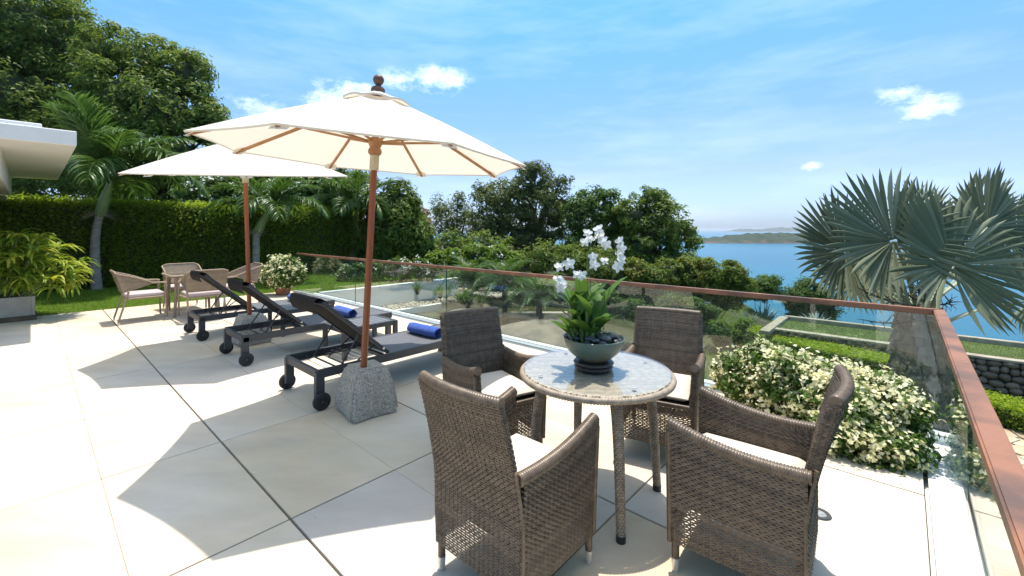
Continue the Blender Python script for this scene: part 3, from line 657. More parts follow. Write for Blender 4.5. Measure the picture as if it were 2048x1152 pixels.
# ================================================================== UMBRELLAS
def parasol(label, base, ctr, R, ph, tx, ty, top=.56):
    base = np.array(base, float); ctr = np.array(ctr, float)
    n = unit(np.array([-tx, -ty, 1.])); X = unit(np.array([1, 0, tx])); Y = np.cross(n, X)
    # keep the edge corners where a plane with slopes tx, ty puts them
    def corner(a, r=1.): return ctr+np.array([R*r*math.cos(a), R*r*math.sin(a), (tx*math.cos(a)+ty*math.sin(a))*R*r])
    root = thing('parasol', label, 'parasol', base, group='cream parasols over the sun loungers')
    apex = ctr+n*top
    L = lambda p: np.asarray(p)-base
    nr, nt = 12, 10; V = []; idx = {}
    def canpt(k, s, r, lift=0.):
        a0, a1 = ph+k*PI/4, ph+(k+1)*PI/4
        p0, p1 = corner(a0), corner(a1)
        e = p0+(p1-p0)*s; mid = 4*s*(1-s)
        e = e+(ctr-e)*.022*mid*r**3                       # scalloped hem
        p = apex+(e-apex)*r
        p = p-n*(.028*mid*math.sin(PI*r)*.8+.012*math.sin(PI*r)) + n*(.03*math.sin(PI*min(1, r)))
        return p+n*lift
    F = []
    for k in range(8):
        b0 = len(V)
        for i in range(nr+1):
            r = .115+(1-.115)*i/nr
            for j in range(nt+1): V.append(L(canpt(k, j/nt, r)))
        F += [tuple(f) for f in grid_faces(nr+1, nt+1, b0).tolist()]
        # hem fold
        b0 = len(V)
        for j in range(nt+1):
            q = canpt(k, j/nt, 1.0); V.append(L(q)); V.append(L(q-n*.012+(ctr-q)*.004))
        F += [(b0+2*j, b0+2*j+1, b0+2*j+3, b0+2*j+2) for j in range(nt)]
    m = MB(); m.add(V, F); me = m.mesh('canopy', smooth=True, weld=True); link('canopy', me, M_canvas, root)
    # vent cap lifted between the ribs
    V, F = [], []
    for k in range(8):
        b0 = len(V)
        for i in range(6):
            r = .03+.19*i/5
            for j in range(9):
                s = j/8; mid = math.sin(PI*s)
                V.append(L(canpt(k, s, r, .022+.034*mid*(r/.22)**2)))
        F += [tuple(f) for f in grid_faces(6, 9, b0).tolist()]
        b0 = len(V)
        for j in range(9):
            s = j/8; mid = math.sin(PI*s); q = canpt(k, s, .22, .022+.034*mid); V.append(L(q)); V.append(L(q-n*.016))
        F += [(b0+2*j, b0+2*j+1, b0+2*j+3, b0+2*j+2) for j in range(8)]
    m = MB(); m.add(V, F); link('vent_cap', m.mesh('vent_cap', smooth=True, weld=True), M_canvas, root)
    run = ctr+n*.13+(base-ctr)*0
    for k in range(8):
        a = ph+k*PI/4; c = corner(a)
        r0 = apex+(c-apex)*.06-n*.045; r1 = apex+(c-apex)*.985-n*.028
        m = MB(); m.bar(L(r0), L(r1), .020, .026, up=n); rb = link('rib', m.mesh('rib', bevel=.003), M_rib, root)
        mid = apex+(c-apex)*.50-n*.05
        st = run+unit(c-ctr)*.035
        m = MB(); m.bar(L(st), L(mid), .013, .02, up=n); link('strut', m.mesh('strut'), M_rib, rb)
        # pocket patch at the rib end
        V = [L(canpt(k, 0, .93, -.012)), L(canpt(k, .07, .97, -.012)), L(canpt(k, .06, 1., -.03)), L(canpt(k, 0, 1., -.034)), L(canpt((k-1) % 8, .94, 1., -.03)), L(canpt((k-1) % 8, .93, .97, -.012))]
        m = MB(); m.add(V, [tuple(range(6))]); link('corner_pocket', m.mesh('corner_pocket'), M_canvas, root)
    foot = base.copy(); topp = apex-n*.02
    dv = unit(topp-foot)
    m = MB(); m.tube([L(foot), L(foot+(topp-foot)*.5), L(topp)], .0275, 16); link('pole', m.mesh('pole', smooth=True), M_wood, root)
    def ring(c, prof, name, mat_):
        m = MB(); m.lathe(prof, 20); me = m.mesh(name, smooth=True); o = link(name, me, mat_, root, loc=L(c)); o.rotation_euler = Vector(dv).to_track_quat('Z', 'Y').to_euler(); return o
    hubc = foot+(topp-foot)*((run-foot)[2]/(topp-foot)[2])
    ring(hubc, [(.029, -.115), (.046, -.11), (.056, -.095), (.058, -.075), (.048, -.055), (.044, -.045), (.052, -.03), (.06, -.01), (.066, .012), (.06, .03), (.03, .035)], 'runner_hub', M_rib)
    rp = [(.029, -.245)]
    for i in range(10):
        z = -.24+i*.0125; rp += [(.036, z), (.0405, z+.006), (.036, z+.012)]
    rp += [(.029, -.11)]
    ring(hubc, rp, 'rope_wrap', M_rope)
    ring(topp, [(.02, -.02), (.062, 0), (.064, .02), (.056, .032), (.06, .045), (.052, .062), (.03, .072), (.022, .085), (.034, .098), (.045, .118), (.047, .135), (.04, .155), (.028, .168), (.012, .176), (.004, .177)], 'finial', M_finial)
    return root
parasol('near cream parasol standing in a stone block beside the front lounger', (-1.262, 3.70, .355), (-1.193, 3.765, 2.172), 1.319, 3.814, -.065, .022)
parasol('far cream parasol rising behind the middle lounger', (-3.60, 5.97, .355), (-3.619, 5.922, 2.295), 1.32, .55, -.016, .121, .50)
def stone_block(loc, label, rz):
    bm = bmesh.new(); bmesh.ops.create_cube(bm, size=1)
    bmesh.ops.bevel(bm, geom=bm.edges[:], offset=.07, segments=3, affect='EDGES')
    bmesh.ops.subdivide_edges(bm, edges=bm.edges[:], cuts=3, use_grid_fill=True)
    rng = np.random.default_rng(int(abs(loc[0])*100)); ph = rng.uniform(-6, 6, (5, 3))
    for v in bm.verts:
        p = np.array(v.co); t = p[2]+.5
        w = .43*(1-t)+.28*t + .03*math.sin(PI*t)
        q = np.array([p[0]*w, p[1]*w*.96, t*.385])
        k = sum(math.sin(q@ph[i]*(2+i)+i) for i in range(5))*.003
        v.co = q*(1+k*1.6)+np.array([k, -k, 0])
        v.co.z = max(0, v.co.z-(.02 if q[0] > .2 and t < .2 else 0))
    me = bpy.data.meshes.new('granite_block'); bm.to_mesh(me); bm.free(); me.polygons.foreach_set('use_smooth', np.ones(len(me.polygons), dtype=bool)); me.set_sharp_from_angle(angle=.8)
    link('granite_block', me, M_granite, loc=loc, rz=rz, label=label, category='parasol base', group='granite parasol bases')
stone_block((-1.255, 3.745, 0), 'speckled granite block holding the near parasol pole', RZ-.12)
stone_block((-3.60, 6.0, 0), 'speckled granite block holding the far parasol pole', RZ+.05)

# ================================================================== LOUNGERS
def make_lounger(label, loc):
    r = thing('sun_lounger', label, 'sun lounger', loc, RZ, 'charcoal sun loungers in a row')
    m = MB()
    for s in (-1, 1): m.box((s*.335, .985, .302), (.032, 1.93, .075))
    m.box((0, .03, .302), (.64, .03, .07)); m.box((0, 1.94, .302), (.64, .03, .07)); m.box((0, .74, .285), (.64, .035, .035)); m.box((0, 1.35, .285), (.64, .03, .03))
    link('frame', m.mesh('frame', bevel=.003), M_frame, r)
    for s in (-1, 1):
        m = MB(); m.box((s*.326, .045, .195), (.05, .075, .25)); link('leg', m.mesh('leg', bevel=.003), M_frame, r)
        m = MB(); m.box((s*.322, 1.90, .135), (.05, .075, .27)); link('leg', m.mesh('leg', bevel=.003), M_frame, r)
        m = MB(); m.lathe([(.012, -.02), (.066, -.02), (.075, -.013), (.075, .013), (.066, .02), (.04, .02), (.036, .014), (.012, .014)], 24)
        me = m.mesh('wheel', smooth=True); w = link('wheel', me, M_rubber, r, loc=(s*.374, .045, .075)); w.rotation_euler = (0, PI/2*s, 0)
        m = MB(); m.lathe([(.0, .0), (.012, .0), (.012, .026), (.004, .028)], 12); link('axle_cap', m.mesh('axle_cap', smooth=True), M_frame, w)
        # notched adjustment rail
        m = MB(); m.box((s*.30, .38, .277), (.022, .5, .014))
        for k in range(5): m.box((s*.30, .2+k*.085, .292), (.02, .02, .026))
        link('notched_rail', m.mesh('notched_rail'), M_frame, r)
    # seat sling with a shallow sag
    V = [(x*.318, .74+1.18*t, .337-.018*math.sin(PI*t)*(1-x*x)) for t in np.linspace(0, 1, 12) for x in np.linspace(-1, 1, 7)]
    top = np.array(V); m = MB(); F = grid_faces(12, 7).tolist(); n = len(top)
    m.add(np.concatenate([top, top-[0, 0, .012]]), [tuple(f) for f in F]+[tuple(i+n for i in f[::-1]) for f in F])
    link('seat_sling', m.mesh('seat_sling', smooth=True), M_pad, r)
    # raised back
    hy, hz, ty_, tz = .74, .335, .10, .895
    d = unit(np.array([0, ty_-hy, tz-hz])); nn = np.array([0, d[2], -d[1]])
    if nn[2] < 0: nn = -nn
    Lb = math.hypot(ty_-hy, tz-hz)
    m = MB()
    for s in (-1, 1):
        a = np.array([s*.295, hy, hz]); m.bar(a, a+d*(Lb+.01), .026, .034, up=nn)
    m.bar((-.295, ty_, tz), (.295, ty_, tz), .03, .03, up=nn); m.bar((-.295, hy-.03, hz+.03), (.295, hy-.03, hz+.03), .022, .022)
    br = link('backrest_frame', m.mesh('backrest_frame', bevel=.003), M_frame, r)
    V = []
    for t in np.linspace(0, 1.0, 9):
        for x in np.linspace(-1, 1, 7): V.append(np.array([x*.288, hy, hz])+d*Lb*t-nn*(.02*math.sin(PI*t)*(1-x*x)-.008))
    V = np.array(V); F = grid_faces(9, 7).tolist(); n = len(V); m = MB()
    m.add(np.concatenate([V, V-nn*.008]), [tuple(f) for f in F]+[tuple(i+n for i in f[::-1]) for f in F]); link('back_sling', m.mesh('back_sling', smooth=True), M_sling, r)
    # headrest lip curling over the top
    V = []
    for k, (dd, up_) in enumerate([(-.13, .012), (-.06, .022), (0, .03), (.05, .022), (.075, -.005), (.062, -.04), (.02, -.075), (-.03, -.095)]):
        for x in np.linspace(-1, 1, 7): V.append(np.array([x*(.285-.012*(k > 3)), ty_, tz])+d*dd+nn*up_)
    V = np.array(V); m = MB(); m.add(V, [tuple(f) for f in grid_faces(8, 7).tolist()]); link('headrest', m.mesh('headrest', smooth=True), M_sling, r)
    # prop: outer U bar and inner brace
    pa = np.array([0, hy, hz])+d*Lb*.46
    m = MB(); m.tube([(-.27, pa[1], pa[2]-.02), (-.27, .27, .31), (-.25, .245, .295), (.25, .245, .295), (.27, .27, .31), (.27, pa[1], pa[2]-.02)], .0085, 8)
    link('prop_bar', m.mesh('prop_bar', smooth=True), M_frame, r)
    m = MB(); m.tube([(-.235, .62, .42), (-.235, .40, .275), (-.22, .38, .265), (.22, .38, .265), (.235, .40, .275), (.235, .62, .42)], .0075, 8)
    link('prop_bar', m.mesh('prop_bar', smooth=True), M_frame, r)
    for s in (-1, 1):
        m = MB(); m.lathe([(0, -.004), (.012, -.004), (.012, .004), (0, .005)], 10); b = link('bolt', m.mesh('bolt'), M_alu, r, loc=(s*.312, hy-.06, hz+.055)); b.rotation_euler = (0, PI/2, 0)
    return r
lh3 = (-1.94, 3.95, 0); lh2 = (-3.32, 5.15, 0); lh1 = (-4.61, 6.27, 0)
lo = make_lounger('front charcoal lounger beside the near granite block', lh3)
copy_tree(lo, lh2, RZ, 'middle charcoal lounger between the two slatted side tables')
copy_tree(lo, lh1, RZ, 'farthest charcoal lounger nearest the dining set')
def make_table(label, loc):
    r = thing('side_table', label, 'side table', loc, RZ, 'slatted side tables between the loungers')
    W_, D_, H_ = .56, .74, .375
    for sx in (-1, 1):
        for sy in (-1, 1):
            m = MB(); m.box((sx*(W_/2-.026), sy*(D_/2-.026), H_/2-.001), (.05, .05, H_-.004)); link('leg', m.mesh('leg', bevel=.003), M_frame, r)
    m = MB()
    for s in (-1, 1): m.box((s*(W_/2-.026), 0, H_-.03), (.048, D_-.104, .058)); m.box((0, s*(D_/2-.026), H_-.03), (W_-.104, .048, .058))
    link('frame', m.mesh('frame', bevel=.003), M_frame, r)
    m = MB(); n = 8; w = (D_-.106)/n
    m.box((0, 0, 0), (W_-.106, w-.007, .016)); sm = m.mesh('slat', bevel=.002, bseg=1)
    for k in range(n): link('slat', sm, M_slat, r, loc=(0, -(D_-.106)/2+w*(k+.5), H_-.012))
    return r
t1 = make_table('slatted side table between the front and middle loungers', (-1.94, 5.58, 0))
copy_tree(t1, (-3.28, 6.73, 0), RZ, 'slatted side table between the middle and farthest loungers')
def towel_mesh(rng, L_=.50, r=.072):
    # rolled towel: spiral section with soft ends
    nt, nl = 60, 25; V = []; turns = 3.0
    th = np.linspace(0, turns*2*PI, nt*1+61)
    m = MB(); prof = []
    for t in th:
        rr = r*(.28+.72*(t/th[-1])**.8); prof.append((rr*math.cos(t), rr*math.sin(t)))
    n = len(prof)
    for i, s in enumerate(np.linspace(-1, 1, nl)):
        tel = 1-.10*abs(s)**8
        for j, (y, z) in enumerate(prof):
            tt = j/n
            x = s*(L_/2)*(1-.03*(1-tt))+.006*math.sin(j*.5)*s
            k = tel*(1+.018*math.sin(x*23+y*30)+.012*math.sin(x*61))
            V.append((x, y*k*1.05, z*k*.93+r*.9))
    m.add(V, [tuple(f) for f in grid_faces(nl, n).tolist()])
    me = m.mesh('rolled_towel', smooth=True); me.polygons.foreach_set('use_smooth', np.ones(len(me.polygons), dtype=bool)); return me
tw = towel_mesh(RN)
for head, yy, dx, tilt, lb in ((lh3, 1.42, -.03, .05, 'blue rolled towel on the front lounger'), (lh2, 1.39, .02, -.03, 'blue rolled towel on the middle lounger'), (lh1, 1.46, .0, .04, 'blue rolled towel on the farthest lounger')):
    p = np.array(head)+E2*yy-E1*dx
    link('rolled_towel', tw, M_towel, loc=(p[0], p[1], .328), rz=RZ+tilt, label=lb, category='towel', group='blue rolled towels on the loungers')

# ================================================================== WOVEN PANELS
def weave(Pf, Ls, Lt, mb, pr=.0112, pc=.027, w=.0100, amp=.0038, t0=0., t1=1., sub=5, open_below=None, clip=None, stakes=True, sflip=1.):
    """ribbons woven over stakes on the surface Pf(s,t); Ls, Lt its size in metres"""
    nr = max(2, int(Lt*(t1-t0)/pr)); nc = max(2, int(Ls/pc)); ns = nc*sub+1
    S = np.linspace(0, 1, ns); Tt = t0+(np.arange(nr)+.5)/nr*(t1-t0)
    SS, TT = np.meshgrid(S, Tt); p0 = Pf(SS, TT); e = 1e-3
    ds = unit(Pf(np.clip(SS+e, 0, 1), TT)-Pf(np.clip(SS-e, 0, 1), TT)); dt = unit(Pf(SS, np.clip(TT+e, 0, 1))-Pf(SS, np.clip(TT-e, 0, 1)))
    nn = unit(np.cross(ds, dt))*sflip
    jit = RN.uniform(-.12, .12, (nr, 1))
    ph = PI*SS*nc+PI*(.32*(np.arange(nr)[:, None] % 2)+jit)
    arc = np.abs(np.sin(ph)); off = amp*(arc-.45)
    ww = np.full(nr, w)
    if open_below is not None: ww = np.where(Tt < open_below, w*.955, w)
    ww = ww*(1+.06*np.sin(np.arange(nr)*7.3))
    ww = ww[:, None, None]
    c = p0+nn*off[..., None]-dt*(arc*.0022)[..., None]
    V = np.stack([c-dt*ww/2-nn*.0018, c+nn*.0016, c+dt*ww/2-nn*.0018], 2)        # nr, ns, 3, 3
    F0 = grid_faces(ns, 3)
    F = (np.arange(nr)[:, None, None]*(ns*3)+F0[None]).reshape(-1, 4)
    V = V.reshape(-1, 3)
    if clip is not None:
        cen = V[F].mean(1); F = F[clip(cen)]
    mb.append((V, F))
    if stakes:
        nt_ = max(4, int(Lt*(t1-t0)/.03)); S2 = (np.arange(nc)+.5)/nc; T2 = np.linspace(t0, t1, nt_)
        SS, TT = np.meshgrid(S2, T2, indexing='ij'); p0 = Pf(SS, TT)
        ds = unit(Pf(np.clip(SS+e, 0, 1), TT)-Pf(np.clip(SS-e, 0, 1), TT)); dt = unit(Pf(SS, np.clip(TT+e, 0, 1))-Pf(SS, np.clip(TT-e, 0, 1))); nn = unit(np.cross(ds, dt))
        V = np.stack([p0-ds*.0028, p0+nn*.0006, p0+ds*.0028], 2); F0 = grid_faces(nt_, 3)
        F = (np.arange(nc)[:, None, None]*(nt_*3)+F0[None]).reshape(-1, 4); V = V.reshape(-1, 3)
        if clip is not None:
            cen = V[F].mean(1); F = F[clip(cen)]
        mb.append((V, F))
def join(parts, name, mat_, parent=None, smooth=True, **k):
    Vs, Fs, n = [], [], 0
    for V, F in parts: Vs.append(V); Fs.append(F+n); n += len(V)
    me = np_mesh(name, np.concatenate(Vs), np.concatenate(Fs), smooth)
    return link(name, me, mat_, parent, **k)
def sheet(Pf, n, m_, name, mat_, parent, off=0.):
    S, T = np.meshgrid(np.linspace(0, 1, n), np.linspace(0, 1, m_), indexing='ij'); V = Pf(S, T).reshape(-1, 3)
    return (V, grid_faces(n, m_))
def wrapped(pts, rad, mb, pitch=.012, seg=10, ridge=.17, flat=1.):
    """a rod wound with flat cane: ridged tube"""
    pts = np.array(pts, float); seg_l = np.linalg.norm(np.diff(pts, axis=0), axis=1); L_ = seg_l.sum(); cum = np.concatenate([[0], np.cumsum(seg_l)])/L_
    n = int(L_/pitch*3)+1; t = np.linspace(0, 1, n)
    q = np.stack([np.interp(t, cum, pts[:, k]) for k in range(3)], 1)
    rr = np.interp(t, np.linspace(0, 1, len(np.atleast_1d(rad))), np.atleast_1d(rad)) if np.size(rad) > 1 else np.full(n, rad)
    rr = rr*(1-ridge*(np.arange(n) % 3 == 0))
    m = MB(); m.tube(q, rr, seg, True, flat)
    V = np.concatenate(m.v); F = np.array([f for f in m.f if len(f) == 4]); mb.append((V, F))
    caps = [f for f in m.f if len(f) != 4]
    for f in caps:
        c = V[list(f)].mean(0); k = len(f); VV = np.concatenate([V[list(f)], [c]]); mb.append((VV, np.array([(i, (i+1) % k, k, k) for i in range(k)])[:, :]))
def smoothpath(pts, n=24):
    pts = np.array(pts, float); t = np.linspace(0, 1, len(pts)); out = []
    for k in range(3):
        c = np.polyfit(t, pts[:, k], min(3, len(pts)-1)); out.append(np.polyval(c, np.linspace(0, 1, n)))
    return np.stack(out, 1)

def make_wicker_chair(label, loc, rz):
    r = thing('wicker_armchair', label, 'armchair', loc, rz, 'brown wicker armchairs round the glass table')
    ZB = .13; ZA0, ZA1 = .60, .665; ZT = .905
    def armz(y): t = np.clip((y+.25)/.52, 0, 1); return ZA0+(ZA1-ZA0)*t**2.0+.012*np.sin(PI*t)*-1
    def back(inset):
        def f(s, t):
            z0 = ZB if inset == 0 else .43
            z = z0+(ZT-z0)*t; u = np.clip((z-.42)/(ZT-.42), 0, 1); xx = s*2-1
            hw = .262-.012*u-inset*.6-.010*np.clip((.3-z)/.2, 0, 1)
            arch = np.where(inset == 0, .02*(1-np.abs(xx))**1*np.clip((.3-z)/.15, 0, 1), 0)
            y = -.262-.105*u**1.35-.030*(1-xx**2)*u+inset
            return np.stack([xx*hw, y, z+arch*0], -1)
        return f
    bp = []
    weave(lambda s, t: back(0)(1-s, t), .52, .775, bp, open_below=.21)
    weave(back(.042), .48, .475, bp)
    lin = []
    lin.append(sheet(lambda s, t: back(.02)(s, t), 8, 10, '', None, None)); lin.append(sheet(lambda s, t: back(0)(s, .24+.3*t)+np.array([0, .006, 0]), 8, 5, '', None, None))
    top = [back(.021)(np.array(s), np.array(1.))+np.array([0, 0, .004]) for s in np.linspace(0, 1, 14)]
    side_l = [back(.021)(np.array(0.), np.array(t)) for t in np.linspace(.36, 1, 10)]
    side_r = [back(.021)(np.array(1.), np.array(t)) for t in np.linspace(.36, 1, 10)]
    wrapped(top, .0245, bp)
    for q in (0., 1.):
        def edge(s, t, q=q):
            tt = .30+.69*t; o = back(0)(q+0*s, tt); i_ = back(.042)(q+0*s, np.clip((tt*.775-.30)/.475, 0, 1)); return o+(i_-o)*s[..., None]*np.array([1, 1, 0])
        weave(edge, .044, .53, bp, sflip=-1 if q else 1)
    for q in (0., 1.): wrapped([back(0)(np.array(q), np.array(t))+np.array([0, .008, 0]) for t in np.linspace(0, .66, 8)], .0085, bp)
    ba = join(bp, 'backrest', M_wick, r)
    join(lin, 'gap_backing', M_wickd, ba)  # dark sheet added so the gaps in the back weave look shaded
    for sg in (-1, 1):
        def side(inset, sg=sg):
            def f(s, t):
                y = -.262+.528*s; z0 = ZB if inset == 0 else .43
                z = z0+(armz(y)-z0)*t
                x = sg*(.262+.018*np.clip((z-.3)/.35, 0, 1)**1.5-inset-.010*np.clip((.3-z)/.2, 0, 1))
                return np.stack([x+0*s, y, z], -1)
            return f
        sp = []
        if sg < 0:
            weave(side(0), .528, .50, sp, open_below=.34, sflip=-1); weave(side(.045), .528, .2, sp)
        else:
            weave(lambda s, t: side(0)(1-s, t), .528, .50, sp, open_below=.30, sflip=-1); weave(side(.045), .528, .2, sp, sflip=-1)
        # front closing strip of the arm
        def fr(s, t, sg=sg):
            z = .40+(.655-.40)*t; return np.stack([sg*(.262+.018*np.clip((z-.3)/.35, 0, 1)**1.5-.045*s), np.full_like(s, .266), z], -1)
        weave(fr, .045, .25, sp)
        ap = [np.array([sg*(.262+.018*.8-.022), y, armz(y)+.006]) for y in np.linspace(-.275, .268, 20)]
        wrapped(ap, .0275, sp, flat=1.0); wrapped([(sg*.250, .262, .13), (sg*.256, .262, .3), (sg*.272, .262, .64)], .013, sp)
        ar = join(sp, 'armrest', M_wick, r)
        join([sheet(lambda s, t: side(.006)(s, .04+.92*t), 8, 4, '', None, None), sheet(lambda s, t: side(0)(s, .36+.3*t)-np.array([sg*.006, 0, 0]), 8, 4, '', None, None)], 'gap_backing', M_wickd, ar)  # dark sheets added behind the arm weave for shaded gaps
    fp = []
    weave(lambda s, t: np.stack([(s*2-1)*.255, np.full_like(s, .262), .13+.27*t], -1), .51, .27, fp, open_below=.8, sflip=-1)
    wrapped([(-.25, .262, .41), (.25, .262, .41)], .014, fp)
    join(fp, 'front_skirt', M_wick, r)
    m = MB(); m.box((0, 0, .405), (.5, .5, .02)); link('seat_board', m.mesh('seat_board'), M_wickd, r)
    # cushion
    m = MB(); n = 17; V = []
    g = np.linspace(-1, 1, n)
    for sgn in (1, -1):
        for x in g:
            for y in g:
                e = max(abs(x), abs(y)); hh = .032*(1-e**8)+.004
                k = 1-.02*(1-abs(x))*(abs(y) > .99)-.02*(1-abs(y))*(abs(x) > .99)
                V.append((x*.212*k, y*.232*k+.012, .452+sgn*hh+(.008*(1-x*x)*(1-y*y) if sgn > 0 else 0)))
    F = grid_faces(n, n).tolist(); N_ = n*n
    m.add(V, [tuple(f[::-1]) for f in F]+[tuple(i+N_ for i in f) for f in F])
    edge = [i*n for i in range(n)]+[(n-1)*n+j for j in range(1, n)]+[i*n+n-1 for i in range(n-2, -1, -1)]+[j for j in range(n-2, 0, -1)]
    m.f += [(edge[k], edge[(k+1) % len(edge)], edge[(k+1) % len(edge)]+N_, edge[k]+N_) for k in range(len(edge))]
    link('seat_cushion', m.mesh('seat_cushion', smooth=True), M_cush, r)
    for sx in (-1, 1):
        for sy in (-1, 1):
            lp = []; wrapped([(sx*.240, sy*.240, .058), (sx*.240, sy*.240, .42)], .0175, lp)
            lg = join(lp, 'leg', M_wick, r)
            m = MB(); m.lathe([(.010, 0), (.0145, .001), (.018, .06), (.012, .062)], 14); link('foot_cap', m.mesh('foot_cap', smooth=True), M_alu, lg, loc=(sx*.240, sy*.240, 0))
    return r
fa = unit(np.array([.67, .742, 0])); fb = np.array([-.78, .62, 0]); fc = np.array([.52, -.85, 0]); fd = np.array([-.47, -.88, 0])
wc = make_wicker_chair('nearest wicker armchair seen from behind at the left of the table', (.018, 2.007, 0), face(fa))
copy_tree(wc, (1.081, 2.018, 0), face(fb), 'wicker armchair at the right front of the table before the bougainvillea')
copy_tree(wc, (-.135, 3.06, 0), face(fc), 'wicker armchair at the far left of the table near the front lounger')
copy_tree(wc, (1.06, 3.11, 0), face(fd), 'wicker armchair at the far right of the table against the glass')

# round glass-topped wicker table
TC = np.array([.488, 2.535, 0])
tb = thing('round_table', 'round wicker table with a clear glass top in the middle of the four armchairs', 'table', TC)
pp = []
RT = .425
def topf(s, t): return np.stack([(s*2-1)*RT, (t*2-1)*RT, np.full_like(s, .731)], -1)
weave(topf, 2*RT, 2*RT, pp, pr=.0135, pc=.026, w=.0118, amp=.0016, sub=2, clip=lambda c: np.hypot(c[:, 0], c[:, 1]) < RT-.012)
join(pp, 'woven_top', M_wickt, tb)
pp = []; an = np.linspace(0, 2*PI, 120)
wrapped(np.stack([RT*np.cos(an), RT*np.sin(an), np.full(120, .715)], 1), .0185, pp, pitch=.016, ridge=.2); 
join(pp, 'rim', M_wickleg, tb)
m = MB(); m.lathe([(.0, .700), (RT-.02, .700), (RT-.02, .716), (0, .717)], 60); link('underside', m.mesh('underside'), M_wickd, tb)
m = MB(); m.lathe([(.001, .7385), (.418, .7385), (.4205, .741), (.4205, .744), (.418, .7465), (.001, .7465)], 96); gt = link('glass_top', m.mesh('glass_top', smooth=True), M_tglass, tb)
for k in range(4):
    a = k*PI/2+.38
    m = MB(); m.lathe([(0, .7468), (.013, .7468), (.013, .7485), (0, .749)], 16, (.355*math.cos(a), .355*math.sin(a), 0)); link('suction_pad', m.mesh('suction_pad'), mat('clear_pad', (.35, .36, .38), None, 4, .3) if k == 0 else bpy.data.materials['clear_pad'], tb)
for k in range(4):
    a = math.radians(-84+90*k+2)
    pts = [(.295, .70), (.33, .60), (.352, .45), (.366, .25), (.378, .03)]
    path_ = smoothpath([(r_*math.cos(a), r_*math.sin(a), z) for r_, z in pts], 18)
    # woven leg: a tube whose bricks of cane stand proud in rows
    lp = []
    segs = 16; T_ = np.linspace(0, 1, 18)
    rad = np.interp(T_, [0, .3, 1], [.031, .029, .0225])
    m = MB(); m.tube(path_, rad-.002, 14)
    lg = link('leg', m.mesh('leg', smooth=True), M_wickd, tb)
    n_r = 62; q = np.stack([np.interp(np.linspace(0, 1, n_r+1), np.linspace(0, 1, 18), path_[:, c]) for c in range(3)], 1)
    rq = np.interp(np.linspace(0, 1, n_r+1), T_, rad)
    nb = 8
    for i in range(n_r):
        c0, c1 = q[i], q[i+1]; d_ = unit(c1-c0); x = unit(np.cross(d_, [0, 1., .1])); y = np.cross(d_, x)
        cc0 = c0+(c1-c0)*.06; cc1 = c1-(c1-c0)*.06
        for b in range(nb):
            a0 = (b+.04+.5*(i % 2))*2*PI/nb; a1 = a0+2*PI/nb*.92; aa = np.linspace(a0, a1, 4)
            ring0 = cc0+(rq[i]*np.array([.93, 1.03, 1.03, .93])[:, None])*(np.cos(aa)[:, None]*x+np.sin(aa)[:, None]*y)
            ring1 = cc1+(rq[i]*np.array([.93, 1.03, 1.03, .93])[:, None])*(np.cos(aa)[:, None]*x+np.sin(aa)[:, None]*y)
            lp.append((np.concatenate([ring0, ring1]), np.array([(0, 1, 5, 4), (1, 2, 6, 5), (2, 3, 7, 6)])))
    join(lp, 'cane_wrap', M_wickleg, lg, False)
    m = MB(); m.tube([path_[-1]+[0, 0, -.03], path_[-1]+[0, 0, .006]], .0245, 14); link('foot_pad', m.mesh('foot_pad', smooth=True), M_rubber, lg)

# ------------------------------------------------------------------ orchid bowl
BC = np.array([(1187-1024)/FP*2.53, 2.53, .7475])
m = MB(); m.lathe([(.001, 0), (.098, 0), (.108, .004), (.112, .012), (.106, .018), (.100, .020), (.110, .026), (.116, .034), (.110, .041), (.09, .043), (.001, .043)], 48)
link('bowl_saucer', m.mesh('bowl_saucer', smooth=True), M_saucer, loc=BC, label='stacked dark brown saucers under the teal bowl', category='saucer')
bowl = thing('orchid_bowl', 'teal and brown glazed bowl planted with white orchids on the glass table', 'plant bowl', BC+[0, 0, .0432])
m = MB(); m.lathe([(.001, 0), (.07, 0), (.08, .006), (.115, .03), (.148, .062), (.168, .098), (.176, .128), (.178, .134), (.174, .137), (.170, .133), (.162, .105), (.001, .10)], 64)
link('bowl', m.mesh('bowl', smooth=True), M_bowl, bowl)
m = MB(); m.lathe([(.001, .104), (.12, .106), (.163, .108)], 32); link('soil', m.mesh('soil'), M_core_soil, bowl)
orch = thing('orchid', 'white flowering orchid with broad green leaves growing from the pebble filled bowl', 'orchid', BC+[0, 0, .148])
def strap_leaf(L_, W_, bend, seed):
    n = 10; V = []; W_ *= 1.7
    for i in range(n+1):
        t = i/n; w = W_*math.sin(PI*(t*.9+.06))**.65*(1 if t < .97 else .3)
        ang = bend*t**1.3; x = 0
        y = L_*(math.sin(ang)/max(bend, .1) if bend > .1 else t) ; z = L_*t*math.cos(ang*.75)
        for s in (-1, -.5, 0, .5, 1): V.append((s*w/2, y*t**.5-abs(s)*0, z+abs(s)*w*.16))
    m = MB(); m.add(V, [tuple(f) for f in grid_faces(n+1, 5).tolist()]); return m.mesh('leaf', smooth=True)
lm = [strap_leaf(.15, .046, .55, 0), strap_leaf(.14, .040, 1.1, 1), strap_leaf(.17, .048, .3, 2), strap_leaf(.12, .036, .8, 3)]
rng = np.random.default_rng(5)
stems = []
